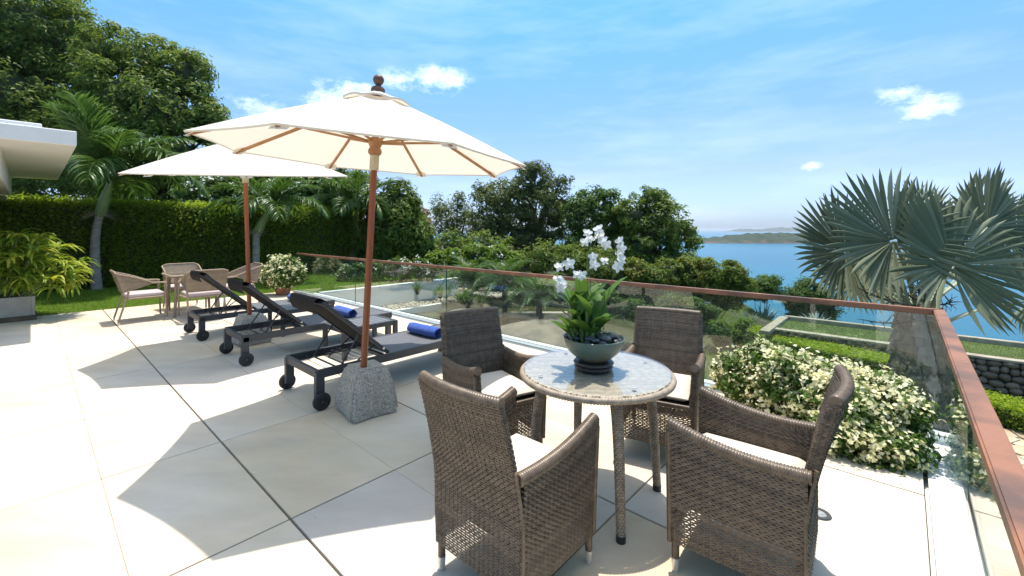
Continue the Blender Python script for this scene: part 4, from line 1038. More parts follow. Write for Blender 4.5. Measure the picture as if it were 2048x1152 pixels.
for k in range(12):
    a = k*2*PI/12+.3; r_ = rng.uniform(.01, .07); b0 = np.array([r_*math.cos(a)-.035, r_*math.sin(a), -.035]); hgt = rng.uniform(.07, .26)+(.05 if k % 4 == 0 else 0)
    t1_ = b0+np.array([math.cos(a)*.05, math.sin(a)*.05, hgt]); stems.append((b0, t1_))
    m = MB(); m.tube(smoothpath([b0, (b0+t1_)/2+[0, 0, .01], t1_], 7), [.009, .012, .012, .011, .009, .007, .006], 8); link('cane', m.mesh('cane', smooth=True), M_shaft, orch)
    for j in range(4):
        t = .25+.75*j/3; p = b0+(t1_-b0)*t
        o = link('leaf', lm[(k+j) % 4], M_lf_orchid, orch, loc=p); o.rotation_euler = (rng.uniform(-.25, .25), rng.uniform(-.25, .25), a-PI/2+(j % 2)*PI*.8+rng.uniform(-.6, .6)); s = rng.uniform(.75, 1.15); o.scale = (s, s, s)
def flower_mesh():
    m = MB()
    for k in range(5):
        a = PI/2+k*2*PI/5; broad = k in (1, 4); L_ = .034; W_ = .030 if broad else .020; n = 5; V = []
        for i in range(n+1):
            t = i/n; w = W_*math.sin(PI*(t*.86+.07))**.8
            for s in (-1, 0, 1): V.append((math.cos(a)*L_*t-math.sin(a)*s*w/2, math.sin(a)*L_*t+math.cos(a)*s*w/2, .006*t*t*(-1 if not broad else 1)+.003*abs(s)+(.002 if broad else 0)))
        m.add(V, [tuple(f) for f in grid_faces(n+1, 3).tolist()])
    m.tube([(0, -.002, .0), (0, -.006, .012), (0, -.014, .016)], [.004, .007, .003], 6)
    return m.mesh('flower', smooth=True)
fm = flower_mesh()
M_stalk = mat('orchid_stalk', (.12, .17, .05), None, 5, .5)
def spike(pts, flowers):
    pts = [at(u, v, d)-np.array(orch.location) for u, v, d in pts]
    m = MB(); pth = smoothpath(pts, 20); m.tube(pth, np.linspace(.0028, .0016, 20), 6); st = link('flower_stalk', m.mesh('flower_stalk', smooth=True), M_stalk, orch)
    for (u, v, d, s) in flowers:
        p = at(u, v, d)-np.array(orch.location)
        q = pth[np.argmin(np.linalg.norm(pth-p, axis=1))]
        m = MB(); m.tube([q, (p+q)/2+[0, 0, .004], p], .0012, 5); link('pedicel', m.mesh('pedicel'), M_stalk, orch)
        o = link('flower', fm, M_petal, orch, loc=p); o.rotation_euler = (PI/2+rng.uniform(-.95, -.2), rng.uniform(-.5, .5), rng.uniform(-.75, .75)); s *= .95; o.scale = (s, s, s)
B_ = (1188, 690, 2.53)
spike([B_, (1175, 560, 2.5), (1178, 500, 2.5), (1192, 470, 2.5)], [(1175, 466, 2.49, .9), (1171, 484, 2.5, 1.0), (1188, 530, 2.5, 1.05), (1180, 478, 2.52, .9), (1186, 514, 2.46, .9)])
spike([B_, (1180, 545, 2.55), (1186, 495, 2.55), (1200, 462, 2.55)], [(1197, 458, 2.55, 1.0), (1200, 474, 2.56, 1.05), (1207, 483, 2.53, 1.05), (1213, 490, 2.55, 1.0), (1199, 467, 2.6, .9)])
spike([B_, (1222, 570, 2.58), (1234, 520, 2.58), (1226, 478, 2.58)], [(1240, 482, 2.58, .95), (1243, 497, 2.58, 1.0), (1242, 520, 2.56, 1.1), (1236, 533, 2.55, 1.15), (1208, 522, 2.57, .95), (1240, 507, 2.6, .9)])
spike([B_, (1145, 610, 2.5), (1124, 545, 2.47), (1136, 523, 2.46), ], [(1118, 534, 2.46, 1.0), (1138, 528, 2.46, 1.15), (1116, 560, 2.45, 1.15), (1121, 575, 2.45, 1.1), (1123, 566, 2.43, 1.0)])
spike([B_, (1170, 620, 2.45), (1160, 575, 2.44), (1155, 552, 2.44)], [(1154, 550, 2.44, .95), (1164, 551, 2.44, 1.0)])
pm = [rock_mesh('pebble', (1, 1, 1), RN, 2, .09) for _ in range(5)]
for k in range(46):
    a = rng.uniform(0, 2*PI); r_ = .152*math.sqrt(rng.uniform(.04, 1)); s = rng.uniform(.013, .024)
    if abs(a-2.4) < 1 and r_ < .08: continue
    o = link('pebble', pm[k % 5], M_pebble, loc=(BC[0]+r_*math.cos(a), BC[1]+r_*math.sin(a), BC[2]+.148+.012+(.017 if k % 3 == 0 else 0)+(.152-r_)*.08), label='smooth dark pebble heaped in the orchid bowl', category='pebble', group='dark pebbles heaped in the orchid bowl')
    o.scale = (s*1.3, s, s*.7); o.rotation_euler = (rng.uniform(-.3, .3), rng.uniform(-.3, .3), rng.uniform(0, 3))
for k, (u, dd, s, lb) in enumerate([(1205, -.02, .030, 'larger white coral stone at the centre right of the orchid bowl'), (1224, .03, .022, 'small white coral stone near the right rim of the orchid bowl'), (1212, .05, .019, 'small white coral stone behind the larger one in the bowl')]):
    o = link('coral_stone', pm[k], M_pebw, loc=((u-1024)/FP*2.53, 2.53+dd-.04, BC[2]+.188), label=lb, category='stone'); o.scale = (s*1.4, s, s*.6); o.rotation_euler = (.3, .2, .5*k)

# recessed floor light
dl = thing('recessed_floor_light', 'round recessed floor light set in the paving right of the armchair', 'floor light', (1.672, 2.37, .0015))
m = MB(); m.lathe([(.034, .0), (.036, .006), (.054, .006), (.058, .001)], 40); link('trim_ring', m.mesh('trim_ring', smooth=True), M_frame, dl)
m = MB(); m.lathe([(.035, .0012), (.035, .0024)], 32); link('lens', m.mesh('lens'), mat('frosted_lens', (.36, .37, .37), (.22, .22, .22), 40, .25), dl)

# ================================================================== LIGHT WICKER DINING SET
def make_rattan_chair(label, loc, rz):
    r = thing('rattan_armchair', label, 'armchair', loc, rz, 'light brown rattan armchairs round the square table')
    def shell(s, t):
        u = s*2-1; th = u*1.25                                     # U-shaped in plan
        ztop = .86-.20*np.clip((np.abs(u)-.35)/.65, 0, 1)**1.3; zb = .50+.13*np.clip((np.abs(u)-.45)/.55, 0, 1)
        z = zb+(ztop-zb)*t; lean = .11*np.clip((z-.5)/.36, 0, 1)
        x = .285*np.sign(u)*np.clip(np.abs(u)/.52, 0, 1)**.9; y = -.25+.36*np.clip((np.abs(u)-.5)/.5, 0, 1)-lean*(1-.8*np.clip((np.abs(u)-.5)/.5, 0, 1))-.02
        x = x*(1+.05*np.clip((z-.5)/.36, 0, 1))
        return np.stack([x, y, z], -1)
    bp = []; weave(lambda s, t: shell(1-s, t), 1.15, .34, bp, pr=.013, pc=.03, w=.0125, amp=.0025, sub=2)
    rim = [shell(np.array(s), np.array(1.)) for s in np.linspace(0, 1, 40)]; wrapped(rim, .013, bp, .014, 7)
    low = [shell(np.array(s), np.array(0.)) for s in np.linspace(0, 1, 40)]; wrapped(low, .010, bp, .014, 6)
    bk = join(bp, 'backrest', M_wickl, r)
    join([sheet(lambda s, t: shell(s, t)*np.array([.985, 1, 1])+np.array([0, .004, 0]), 24, 6, '', None, None)], 'gap_backing', M_wickl, bk)
    for sg in (-1, 1):
        ap = []; wrapped([(sg*.298, .08, .648), (sg*.298, .26, .638), (sg*.290, .285, .625)], .018, ap, .014, 8); join(ap, 'armrest', M_wickl, r)
        for (x0, y0, z0, x1, y1) in ((.288, .27, .63, .285, .30), (.262, -.20, .52, .272, -.33)):
            lp = []; wrapped([(sg*x0, y0, z0), (sg*x1, y1, .03)], [.017, .015], lp, .014, 8); lg = join(lp, 'leg', M_wickl, r)
            m = MB(); m.tube([(sg*x1, y1, 0), (sg*x1, y1, .032)], .0125, 8); link('foot_cap', m.mesh('foot_cap'), M_alu, lg)
    sp = []
    for p, q in (((-.28, .26, .40), (.28, .26, .40)), ((-.27, -.22, .40), (.27, -.22, .40)), ((-.28, .26, .40), (-.27, -.22, .40)), ((.28, .26, .40), (.27, -.22, .40))): wrapped([p, q], .018, sp, .014, 7)
    join(sp, 'seat_frame', M_wickl, r)
    m = MB(); m.box((0, .02, .443), (.52, .50, .065)); link('seat_cushion', m.mesh('seat_cushion', smooth=True, bevel=.022, bseg=3), M_cushl, r)
    return r
SC = np.array([-5.94, 8.10, 0])
rc = make_rattan_chair('light rattan armchair on the left side of the square table', (-6.40, 7.52, 0), face(E2))
copy_tree(rc, SC+E1*.66, face(-E1), 'light rattan armchair behind the square table facing the terrace')
copy_tree(rc, SC-E1*.68, face(E1), 'light rattan armchair in front of the square table seen from behind')
copy_tree(rc, SC+E2*.72, face(-E2), 'light rattan armchair on the far right of the square table behind the parasol pole')
dt_ = thing('square_table', 'square light rattan dining table with splayed legs by the lawn', 'table', SC, RZ)
pp = []
weave(lambda s, t: np.stack([(s*2-1)*.385, (t*2-1)*.385, np.full_like(s, .737)], -1), .77, .77, pp, pr=.013, pc=.03, w=.0125, amp=.002, sub=2)
wrapped([(-.39, -.39, .728), (.39, -.39, .728), (.39, .39, .728), (-.39, .39, .728), (-.39, -.39, .728)], .018, pp, .014, 8); tt = join(pp, 'table_top', M_wickl, dt_)
m = MB(); m.box((0, 0, .715), (.76, .76, .02)); link('underside', m.mesh('underside'), M_wickd, tt)
m = MB(); m.box((0, 0, .7465), (.76, .76, .006)); link('glass_top', m.mesh('glass_top'), M_tglass, tt)
for sx in (-1, 1):
    for sy in (-1, 1):
        lp = []; wrapped([(sx*.30, sy*.30, .715), (sx*.31, sy*.31, .4), (sx*.335, sy*.335, .01)], [.032, .028, .022], lp, .014, 8); join(lp, 'leg', M_wickl, dt_)

# ================================================================== VEGETATION
def hedge(label, pts, w, z0, z1, L_, dens, mat_, mtop, jag=.05, bulge=0.):
    """clipped hedge along a line of (a, b) points"""
    rng = np.random.default_rng(len(label)); c0 = P(*pts[0])
    h = thing('hedge', label, 'hedge', (c0[0], c0[1], z0)); org = np.array([c0[0], c0[1], z0])
    m = MB(); Vs, Ns, Vt, Nt = [], [], [], []
    for (p, q) in zip(pts[:-1], pts[1:]):
        p, q = P(*p), P(*q); d = unit(q-p); ln = np.linalg.norm(q-p); nrm = np.array([d[1], -d[0], 0])
        if nrm@(-p) < 0: nrm = -nrm
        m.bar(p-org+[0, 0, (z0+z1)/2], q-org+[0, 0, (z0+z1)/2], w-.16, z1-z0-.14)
        H = z1-z0
        n = int(dens*ln*H); t = rng.uniform(-.02, 1.02, n); z = rng.uniform(0, 1, n)**.95
        for sgn, k in ((1, n), (-1, n//4)):
            off = (w/2+rng.normal(0, jag, k)*1+.05*np.sin(t[:k]*ln*2.1)+.04*np.sin(z[:k]*H*4+t[:k]*9))*sgn
            pos = p+d*(t[:k]*ln)[:, None]+nrm*off[:, None]+np.array([0, 0, 1])*(z[:k]*H)[:, None]
            pos[:, 2] += z0
            Vs.append(pos); Ns.append(nrm*sgn*.35+np.array([0, 0, .9])+rng.normal(size=(k, 3))*.6)
        n2 = int(dens*ln*w*1.5); pos = p+d*(rng.uniform(-.02, 1.02, n2)*ln)[:, None]+nrm*rng.uniform(-w/2, w/2, n2)[:, None]; pos[:, 2] = z1+rng.normal(0, jag*.8, n2)
        Vt.append(pos); Nt.append(np.array([0, 0, .8])+rng.normal(size=(n2, 3))*.6)
    for e, sg in ((P(*pts[0]), -1), (P(*pts[-1]), 1)):
        dd = unit(P(*pts[-1])-P(*pts[-2])) if sg > 0 else unit(P(*pts[1])-P(*pts[0])); nn = np.array([dd[1], -dd[0], 0]); k = int(dens*w*(z1-z0))
        pos = e+nn*rng.uniform(-w/2, w/2, (k, 1))+dd*sg*rng.normal(.02, jag, (k, 1)); pos[:, 2] = z0+rng.uniform(0, z1-z0, k); Vs.append(pos); Ns.append(dd*sg+rng.normal(size=(k, 3))*.6)
    link('hedge_shade_core', m.mesh('hedge_shade_core'), M_core_soil, h)  # solid dark box standing in for the shaded hedge interior
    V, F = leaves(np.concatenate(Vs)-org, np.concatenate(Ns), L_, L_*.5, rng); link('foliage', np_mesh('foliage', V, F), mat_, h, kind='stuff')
    V, F = leaves(np.concatenate(Vt)-org, np.concatenate(Nt), L_, L_*.5, rng); link('top_leaves', np_mesh('top_leaves', V, F), mtop, h, kind='stuff')
hedge('long tall clipped hedge behind the lawn and dining set', [(16.4, -9), (16.3, -3), (16.0, 3.9)], 1.0, 0, 2.22, .085, 1700, M_lf_hedge, M_lf_hedgetop, .09)
hedge('low clipped hedge strip behind the bougainvillea seen through the glass', [(6.4, 15.2), (3.0, 13.1), (.4, 12.3)], 1.1, -3.12, -2.28, .075, 1300, M_lf_hedge, M_lf_hedgetop, .05)
hedge('low clipped hedge below the rubble wall at the right edge of the picture', [(.2, 12.25), (-1.9, 11.0), (-9, 9.2)], 1.0, -3.12, -2.62, .075, 1300, M_lf_hedge, M_lf_hedgetop, .05)

def shrub(name, label, cat, lobes, mat_, L_=.1, W_=.05, clump=.16, per=40, fill=1., flowers=None, fn=0, fs=.05, group=None, core=True, ground=None, flat=.8, fmat=None, seed=1):
    rng = np.random.default_rng(seed); c = np.mean([np.array(l[0]) for l in lobes], 0)
    zb = min(l[0][2]-np.max(np.ones(3)*l[1]) for l in lobes) if ground is None else ground
    org = np.array([c[0], c[1], zb]); t = thing(name, label, cat, org, 0, group)
    foliage('foliage', lobes, mat_, t, rng, L_, W_, clump, per, flat, fill, org)
    m = MB()
    for l in lobes:
        q = np.array(l[0])-org
        m.tube(smoothpath([[q[0]*.15, q[1]*.15, 0], [q[0]*.5, q[1]*.5, q[2]*.5+.01], q], 8), np.linspace(.05, .015, 8)*max(.4, np.max(l[1])*.8), 6)
    link('stems', m.mesh('stems', smooth=True), M_bark, t)
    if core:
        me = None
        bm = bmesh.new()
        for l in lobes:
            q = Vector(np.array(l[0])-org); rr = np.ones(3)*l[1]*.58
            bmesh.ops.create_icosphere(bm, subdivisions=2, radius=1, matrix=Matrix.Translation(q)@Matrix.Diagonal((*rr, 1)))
        me = bpy.data.meshes.new('inner_shade_core'); bm.to_mesh(me); bm.free(); link('inner_shade_core', me, M_core_soil, t, kind='stuff')  # solid dark blobs standing in for the shaded inside of the shrub
    if fn:
        p, n = crown_pts(lobes, rng, clump*.6, 6, 1., 1.6, (.98, 1.12))
        k = (n[:, 2] > -.3); p, n = p[k], n[k]; idx = rng.permutation(len(p))[:fn]; p, n = p[idx], n[idx]
        P3 = np.repeat(p, 4, 0)+rng.normal(size=(len(p)*4, 3))*fs*.55; N3 = np.repeat(n, 4, 0)+rng.normal(size=(len(p)*4, 3))*.6
        V, F = leaves(P3-org, N3, fs, fs*.85, rng, fold=.1); link('flowers', np_mesh('flowers', V, F), fmat or M_fl, t, kind='stuff')
    return t
def tree(name, label, lobes_px, d, mat_, L_=.24, W_=.1, clump=.55, per=36, fill=1., ground=-3., dj=.35, seed=3, trunk_at=None, group=None, depthk=.9, flat=.7, shell=(.72, 1.1), cat='tree', core=False):
    rng = np.random.default_rng(seed); lobes = []
    for (u, v, r) in lobes_px:
        R_ = r*d/FP; c = at(u, v, d+rng.uniform(-dj, dj)*R_*1.2); lobes.append((c, (R_, R_*depthk, R_*.92)))
    u0, d0 = trunk_at or (np.mean([l[0] for l in lobes_px]), d)
    org = np.array([(u0-1024)/FP*d0, d0, ground]); t = thing(name, label, cat, org, 0, group)
    foliage('crown', lobes, mat_, t, rng, L_, W_, clump, per, flat, fill, org, shell)
    m = MB(); H = np.mean([l[0][2] for l in lobes])-ground; tr = max(.12, H*.03)
    m.tube([(0, 0, -.2), (.05, 0, H*.3), (-.05, .05, H*.62)], [tr, tr*.8, tr*.62], 9)
    for c, r in lobes:
        q = c-org; m.tube(smoothpath([(-.0, .0, H*.5), (q[0]*.45, q[1]*.45, H*.5+(q[2]-H*.5)*.6), q+[0, 0, r[2]*.5]], 9), np.linspace(tr*.5, .025, 9), 6)
    link('trunk', m.mesh('trunk', smooth=True), M_bark, t)
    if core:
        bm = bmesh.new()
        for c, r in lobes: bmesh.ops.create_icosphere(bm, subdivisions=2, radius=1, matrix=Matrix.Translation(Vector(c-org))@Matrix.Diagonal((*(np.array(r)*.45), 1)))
        me = bpy.data.meshes.new('inner_shade_core'); bm.to_mesh(me); bm.free(); link('inner_shade_core', me, M_core_soil, t, kind='stuff')  # dark solids that paint the shade inside the crown
    return t
# great trees behind the hedge on the left
tree('broadleaf_tree', 'huge dark spreading tree at the far left behind the villa roof', [(-60, 40, 150), (40, 50, 105), (120, 95, 78), (10, 190, 110), (110, 210, 95), (175, 150, 45), (-40, 300, 130), (80, 320, 100), (150, 290, 60), (150, 50, 36), (60, -30, 70)], 24, M_lf_dark, .26, .11, .62, 44, 1.25, 0, seed=4, trunk_at=(60, 25), core=True)
tree('broadleaf_tree', 'great dark domed tree behind the palm nearest the villa', [(235, 110, 62), (300, 118, 55), (365, 150, 50), (250, 190, 80), (335, 215, 75), (400, 235, 48), (440, 262, 32), (260, 290, 85), (350, 310, 75), (190, 250, 60), (425, 315, 55), (200, 350, 70), (300, 370, 70), (395, 375, 55), (385, 128, 26), (462, 292, 24)], 22, M_lf_dark, .24, .1, .5, 44, 1.25, 0, seed=5, trunk_at=(320, 23), core=True)
tree('broadleaf_tree', 'dark leafy tree standing behind the frangipani and far parasol', [(470, 360, 60), (560, 350, 60), (640, 360, 55), (520, 400, 50), (610, 405, 50), (700, 380, 50), (440, 410, 45)], 20, M_lf_dark, .2, .09, .45, 36, 1.1, 0, seed=6, core=True)
# frangipani over the hedge
shrub('frangipani', 'white flowering frangipani rising above the hedge by the far parasol', 'shrub', [(at(u, v, 17.6), r*17.6/FP) for u, v, r in ((400, 390, 36), (445, 385, 34), (560, 395, 34), (610, 385, 34), (655, 398, 32), (500, 400, 28), (640, 368, 22))], M_lf_mid, .24, .09, .3, 22, 1.2, True, 260, .13, ground=0, seed=8)
shrub('mango_bush', 'dense dark bush with long drooping leaves at the end of the hedge', 'bush', [(at(u, v, 16.6), r*16.6/FP) for u, v, r in ((790, 450, 52), (820, 475, 40), (765, 480, 42), (800, 405, 34), (840, 500, 28), (770, 420, 30), (735, 470, 28))], M_lf_dark, .24, .065, .3, 40, 1.3, ground=-.3, seed=9, flat=1.1)
shrub('russet_shrub', 'russet tipped shrub just right of the dark mango bush', 'shrub', [(at(u, v, 17.4), r*17.4/FP) for u, v, r in ((838, 432, 20), (850, 455, 18), (846, 480, 16))], M_lf_red, .16, .06, .22, 26, 1., ground=-.3, seed=10)
# the middle group against the sky
tree('slender_tree', 'loose thin crowned tree with sky showing through left of the tall tree', [(885, 420, 30), (905, 450, 34), (915, 405, 24), (935, 432, 28), (880, 460, 24), (925, 470, 30), (900, 440, 18), (955, 455, 18)], 26, M_lf_olive, .17, .07, .45, 30, 1.15, -4, seed=12, shell=(.3, 1.15))
tree('tall_tree', 'tallest tree of the middle clump with its top beside the parasol tip', [(1062, 352, 30), (1085, 372, 30), (1030, 385, 34), (1100, 400, 36), (985, 400, 34), (1050, 425, 50), (1110, 440, 38), (980, 445, 38), (1040, 475, 50), (1095, 480, 40), (1128, 362, 13), (1075, 335, 14), (960, 380, 14)], 24, M_lf_olive, .2, .08, .42, 40, 1.15, -4, seed=13, core=True)
tree('round_tree', 'rounded glossy tree in the middle of the clump right of the tall tree', [(1180, 405, 34), (1215, 415, 32), (1160, 430, 34), (1195, 455, 48), (1235, 450, 30), (1170, 490, 44), (1230, 495, 40)], 22, M_lf_mid, .2, .085, .4, 42, 1.2, -4, seed=14, core=True)
tree('round_tree', 'broad glossy tree at the right end of the clump beside the sea', [(1290, 400, 26), (1315, 412, 28), (1270, 430, 34), (1330, 440, 36), (1300, 465, 48), (1350, 470, 34), (1375, 478, 20), (1280, 500, 44), (1340, 505, 36), (1260, 475, 32), (1310, 392, 16)], 21, M_lf_dark, .2, .085, .4, 42, 1.2, -4, seed=15, core=True)
tree('understorey_tree', 'dark low growth filling in beneath the middle trees', [(900, 495, 30), (960, 500, 36), (1020, 515, 36), (1090, 520, 36), (1150, 525, 34), (1210, 525, 34), (1270, 535, 34), (1330, 535, 32), (1380, 525, 26)], 20, M_lf_dark, .18, .075, .4, 40, 1.2, -3.5, seed=16, core=True, cat='undergrowth')
# shrubs along the far side of the rail
shrub('frangipani', 'bright green low frangipani with a few white flowers behind the handrail', 'shrub', [(at(u, v, 15.5), (r*15.5/FP*1.2, r*15.5/FP, r*15.5/FP*.8)) for u, v, r in ((880, 520, 20), (915, 515, 22), (955, 512, 24), (990, 512, 22), (1020, 522, 20), (940, 530, 22), (1000, 535, 20))], M_lf_bright, .17, .06, .2, 30, 1.3, True, 40, .09, ground=-.6, seed=20)
shrub('orange_tipped_shrub', 'yellow green shrub with orange tips directly behind the orchid', 'shrub', [(at(u, v, 15.), r*15./FP) for u, v, r in ((1205, 540, 24), (1235, 555, 26), (1270, 545, 26), (1300, 560, 26), (1225, 580, 22), (1265, 585, 22), (1305, 592, 18))], M_lf_orange, .12, .055, .2, 44, 1.3, ground=-2, seed=21)
shrub('orange_tipped_shrub', 'wide shrub with pinkish orange tips behind the rail left of the sea', 'shrub', [(at(u, v, 16.), r*16./FP) for u, v, r in ((1340, 545, 26), (1380, 545, 28), (1420, 545, 28), (1460, 550, 26), (1485, 575, 22), (1360, 580, 26), (1410, 585, 28), (1455, 590, 26), (1340, 600, 24), (1400, 625, 26), (1365, 620, 22))], M_lf_orange, .12, .055, .2, 44, 1.3, ground=-2.8, seed=22)
shrub('rounded_bush', 'small round dark bush against the sea just above the handrail', 'bush', [(at(u, v, 19), r*19/FP) for u, v, r in ((1520, 578, 22), (1540, 572, 20), (1505, 582, 16))], M_lf_mid, .12, .055, .22, 44, 1.3, ground=-3.1, seed=23)
shrub('rounded_bush', 'dark spreading bush left of the silver palm at the water edge', 'bush', [(at(u, v, 21), r*21/FP) for u, v, r in ((1590, 592, 24), (1625, 595, 28), (1655, 605, 24), (1600, 620, 24), (1640, 628, 26), (1610, 575, 16))], M_lf_mid, .13, .055, .26, 44, 1.3, ground=-4, seed=24)
shrub('garden_bush', 'mixed green bush at the left end of the low hedge through the glass', 'bush', [(at(u, v, 13.5), r*13.5/FP) for u, v, r in ((1440, 668, 20), (1470, 690, 22), (1500, 700, 20), (1455, 700, 18))], M_lf_mid, .10, .045, .18, 40, 1.2, ground=-3.1, seed=25)
shrub('lawn_edge_shrub', 'row of low white flowering shrubs on the lawn edge behind the glass', 'shrub', [(at(u, v, 12.9), r*12.9/FP) for u, v, r in ((690, 548, 13), (720, 545, 16), (750, 543, 16), (780, 540, 16), (812, 542, 16), (842, 540, 15), (862, 546, 12), (800, 528, 12), (840, 530, 12))], M_lf_mid, .10, .045, .13, 36, 1.2, True, 190, .06, ground=0, seed=26)
shrub('garden_shrub', 'dense green shrub bank under the orange tipped shrubs through the glass', 'shrub', [(at(u, v, 13.6), (r*13.6/FP*1.3, r*13.6/FP, r*13.6/FP)) for u, v, r in ((1185, 592, 17), (1225, 606, 18), (1268, 618, 18), (1315, 628, 17), (1360, 640, 18), (1400, 652, 18), (1340, 610, 18), (1385, 616, 18), (1150, 585, 15), (1420, 630, 16))], M_lf_mid, .10, .045, .16, 36, 1.2, ground=-3., seed=27)
shrub('garden_shrub', 'dark ground shrub behind the short palms through the glass', 'shrub', [(at(u, v, 14.2), (r*14.2/FP*1.4, r*14.2/FP, r*14.2/FP)) for u, v, r in ((915, 556, 14), (955, 562, 15), (1000, 568, 16), (1045, 575, 16), (1095, 582, 16), (1130, 592, 15), (1060, 595, 14))], M_lf_dark, .10, .045, .16, 36, 1.2, ground=-1.6, seed=28)
shrub('garden_shrub', 'bright green low shrub at the foot of the hedge left of the bougainvillea', 'shrub', [(at(u, v, 12.4), (r*12.4/FP*1.3, r*12.4/FP, r*12.4/FP)) for u, v, r in ((1440, 655, 13), (1475, 668, 14), (1510, 682, 14), (1545, 694, 13), (1490, 650, 12))], M_lf_bright, .08, .04, .14, 36, 1.2, ground=-3.1, seed=29)
def ground_cover(n, a0, a1, b0, b1, h, mat_, label):
    a = RN.uniform(a0, a1, n); b = RN.uniform(b0, b1, n); kk = (np.sin(a*1.3+b*.8)+np.sin(b*1.9-a)+RN.normal(0, .7, n)) > -.5
    kk &= ~((a > 4.6) & (a < 10.9) & (b < 6)) & ~((a < 3.9) & (b > 13.4)) & ~((a < -.2) & (b < 10.7) & (a > -7))
    a, b = a[kk], b[kk]; pos = CO+a[:, None]*E1+b[:, None]*E2; pos[:, 2] = ground_z(a, b)-.02
    V, F = blades(pos, h, .022, RN, .7); link('ground_cover', np_mesh('ground_cover', V, F), mat_, kind='stuff', label=label, category='ground cover')
ground_cover(120000, -12, 12, .3, 17, .13, M_grass, 'rough green ground cover over the lower garden')
# silver agaves
def rosette(name, label, c, n, L_, W_, droop, mat_, cat, spread=1., zup=.25, seed=1, hub=.0, z0=None, group=None):
    rng = np.random.default_rng(seed); org = np.array(c, float); t = thing(name, label, cat, org, 0, group)
    a = rng.uniform(0, 2*PI, n); el = np.arcsin(rng.uniform(zup, 1, n)); d = np.stack([np.cos(a)*np.cos(el)*spread, np.sin(a)*np.cos(el)*spread, np.sin(el)], 1)
    base = d*hub+rng.normal(size=(n, 3))*.02+np.array([0, 0, .03])
    V, F = ribbons(base, d, L_*rng.uniform(.7, 1.1, n), W_, droop, rng, 5); link('leaves', np_mesh('leaves', V, F, True), mat_, t, kind='stuff'); return t
rosette('silver_agave', 'large silvery agave left of the pale coping corner', [*at(1527, 640, 19)[:2], -2.75], 120, 1.0, .09, .25, M_lf_agave, 'agave', seed=31)
rosette('silver_agave', 'smaller silvery agave half hidden right of the large one', [*at(1495, 645, 18)[:2], -2.6], 80, .8, .08, .25, M_lf_agave, 'agave', seed=32)
rosette('silver_agave', 'pale silvery agave in front of the dark spreading bush', [*at(1632, 655, 18.6)[:2], -2.7], 90, .8, .08, .3, M_lf_agave, 'agave', seed=33)
for k, (u, v, d, n, L_, lb) in enumerate([(1395, 735, 8.4, 130, .9, 'tall fine grass clump outside the glass left of the bougainvillea'), (1450, 745, 8.0, 110, .7, 'arching grass clump outside the glass against the bougainvillea'), (835, 590, 11.6, 120, .42, 'green grass tuft by the pebbles under the white wall'), (880, 598, 11.3, 120, .42, 'dark green grass tuft at the pond edge by the glass joint'), (925, 612, 11.0, 60, .55, 'broad leaved water plant standing in the pond'), (962, 618, 10.8, 90, .5, 'pale grass tuft between the pond palms'), (1330, 605, 15.0, 110, .7, 'wispy grass clump before the added grey wall'), (1380, 625, 14.6, 100, .6, 'grass clump at the right end of the added grey wall')]):
    p = at(u, v, d)
    if k < 2: p[2] = -1.55 if k == 0 else -1.6
    rosette('grass_clump', lb, p, n, L_, .014 if k != 4 else .05, .9, M_lf_bright if k in (0, 1, 3) else M_lf_mid, 'grass', spread=.6, zup=.5, seed=40+k)

# feather palms
def frond_mesh(L_, droop, leaflet, seed, npair=38, hang=.9, lw=.035, stiff=0.):
    rng = np.random.default_rng(seed); n = 24; pts = [np.zeros(3)]; ang = math.radians(62); 
    for i in range(n):
        t = (i+1)/n; a = ang-droop*t**1.25; pts.append(pts[-1]+np.array([0, math.cos(a), math.sin(a)])*L_/n)
    pts = np.array(pts); m = MB(); m.tube(pts, np.linspace(.022, .004, n+1)*L_/2, 6); rV = np.concatenate(m.v); rF = np.array([f for f in m.f if len(f) == 4])
    T = np.gradient(pts, axis=0); T = unit(T)
    ts = np.linspace(.16, .985, npair); bs, ds, ls = [], [], []
    for sgn in (-1, 1):
        for t in ts:
            i = t*n; p = np.array([np.interp(i, range(n+1), pts[:, c]) for c in range(3)]); tg = unit(np.array([np.interp(i, range(n+1), T[:, c]) for c in range(3)]))
            up = unit(np.cross(np.array([1., 0, 0]), tg))
            if up[2] < 0: up = -up
            d = np.array([sgn, 0, 0])*(1-.3*t)+tg*(.55+.5*t)+up*.30+rng.normal(size=3)*.10
            bs.append(p); ds.append(unit(d)); ls.append(leaflet*(math.sin(PI*min(1, .18+t*.78))**.6)*rng.uniform(.85, 1.1))
    V, F = ribbons(np.array(bs), np.array(ds), np.array(ls), lw, hang*rng.uniform(.7, 1.3, len(bs)), rng, 4)
    return np_mesh('frond', np.concatenate([rV, V]), np.concatenate([rF, F+len(rV)]), True)
fr_var = [frond_mesh(2.0, 1.75, .72, 50, 50, 1.1, .05), frond_mesh(1.9, 2.15, .70, 51, 50, 1.3, .05), frond_mesh(2.0, 1.2, .68, 52, 50, .9, .05), frond_mesh(1.7, .7, .6, 53, 46, .6, .045)]
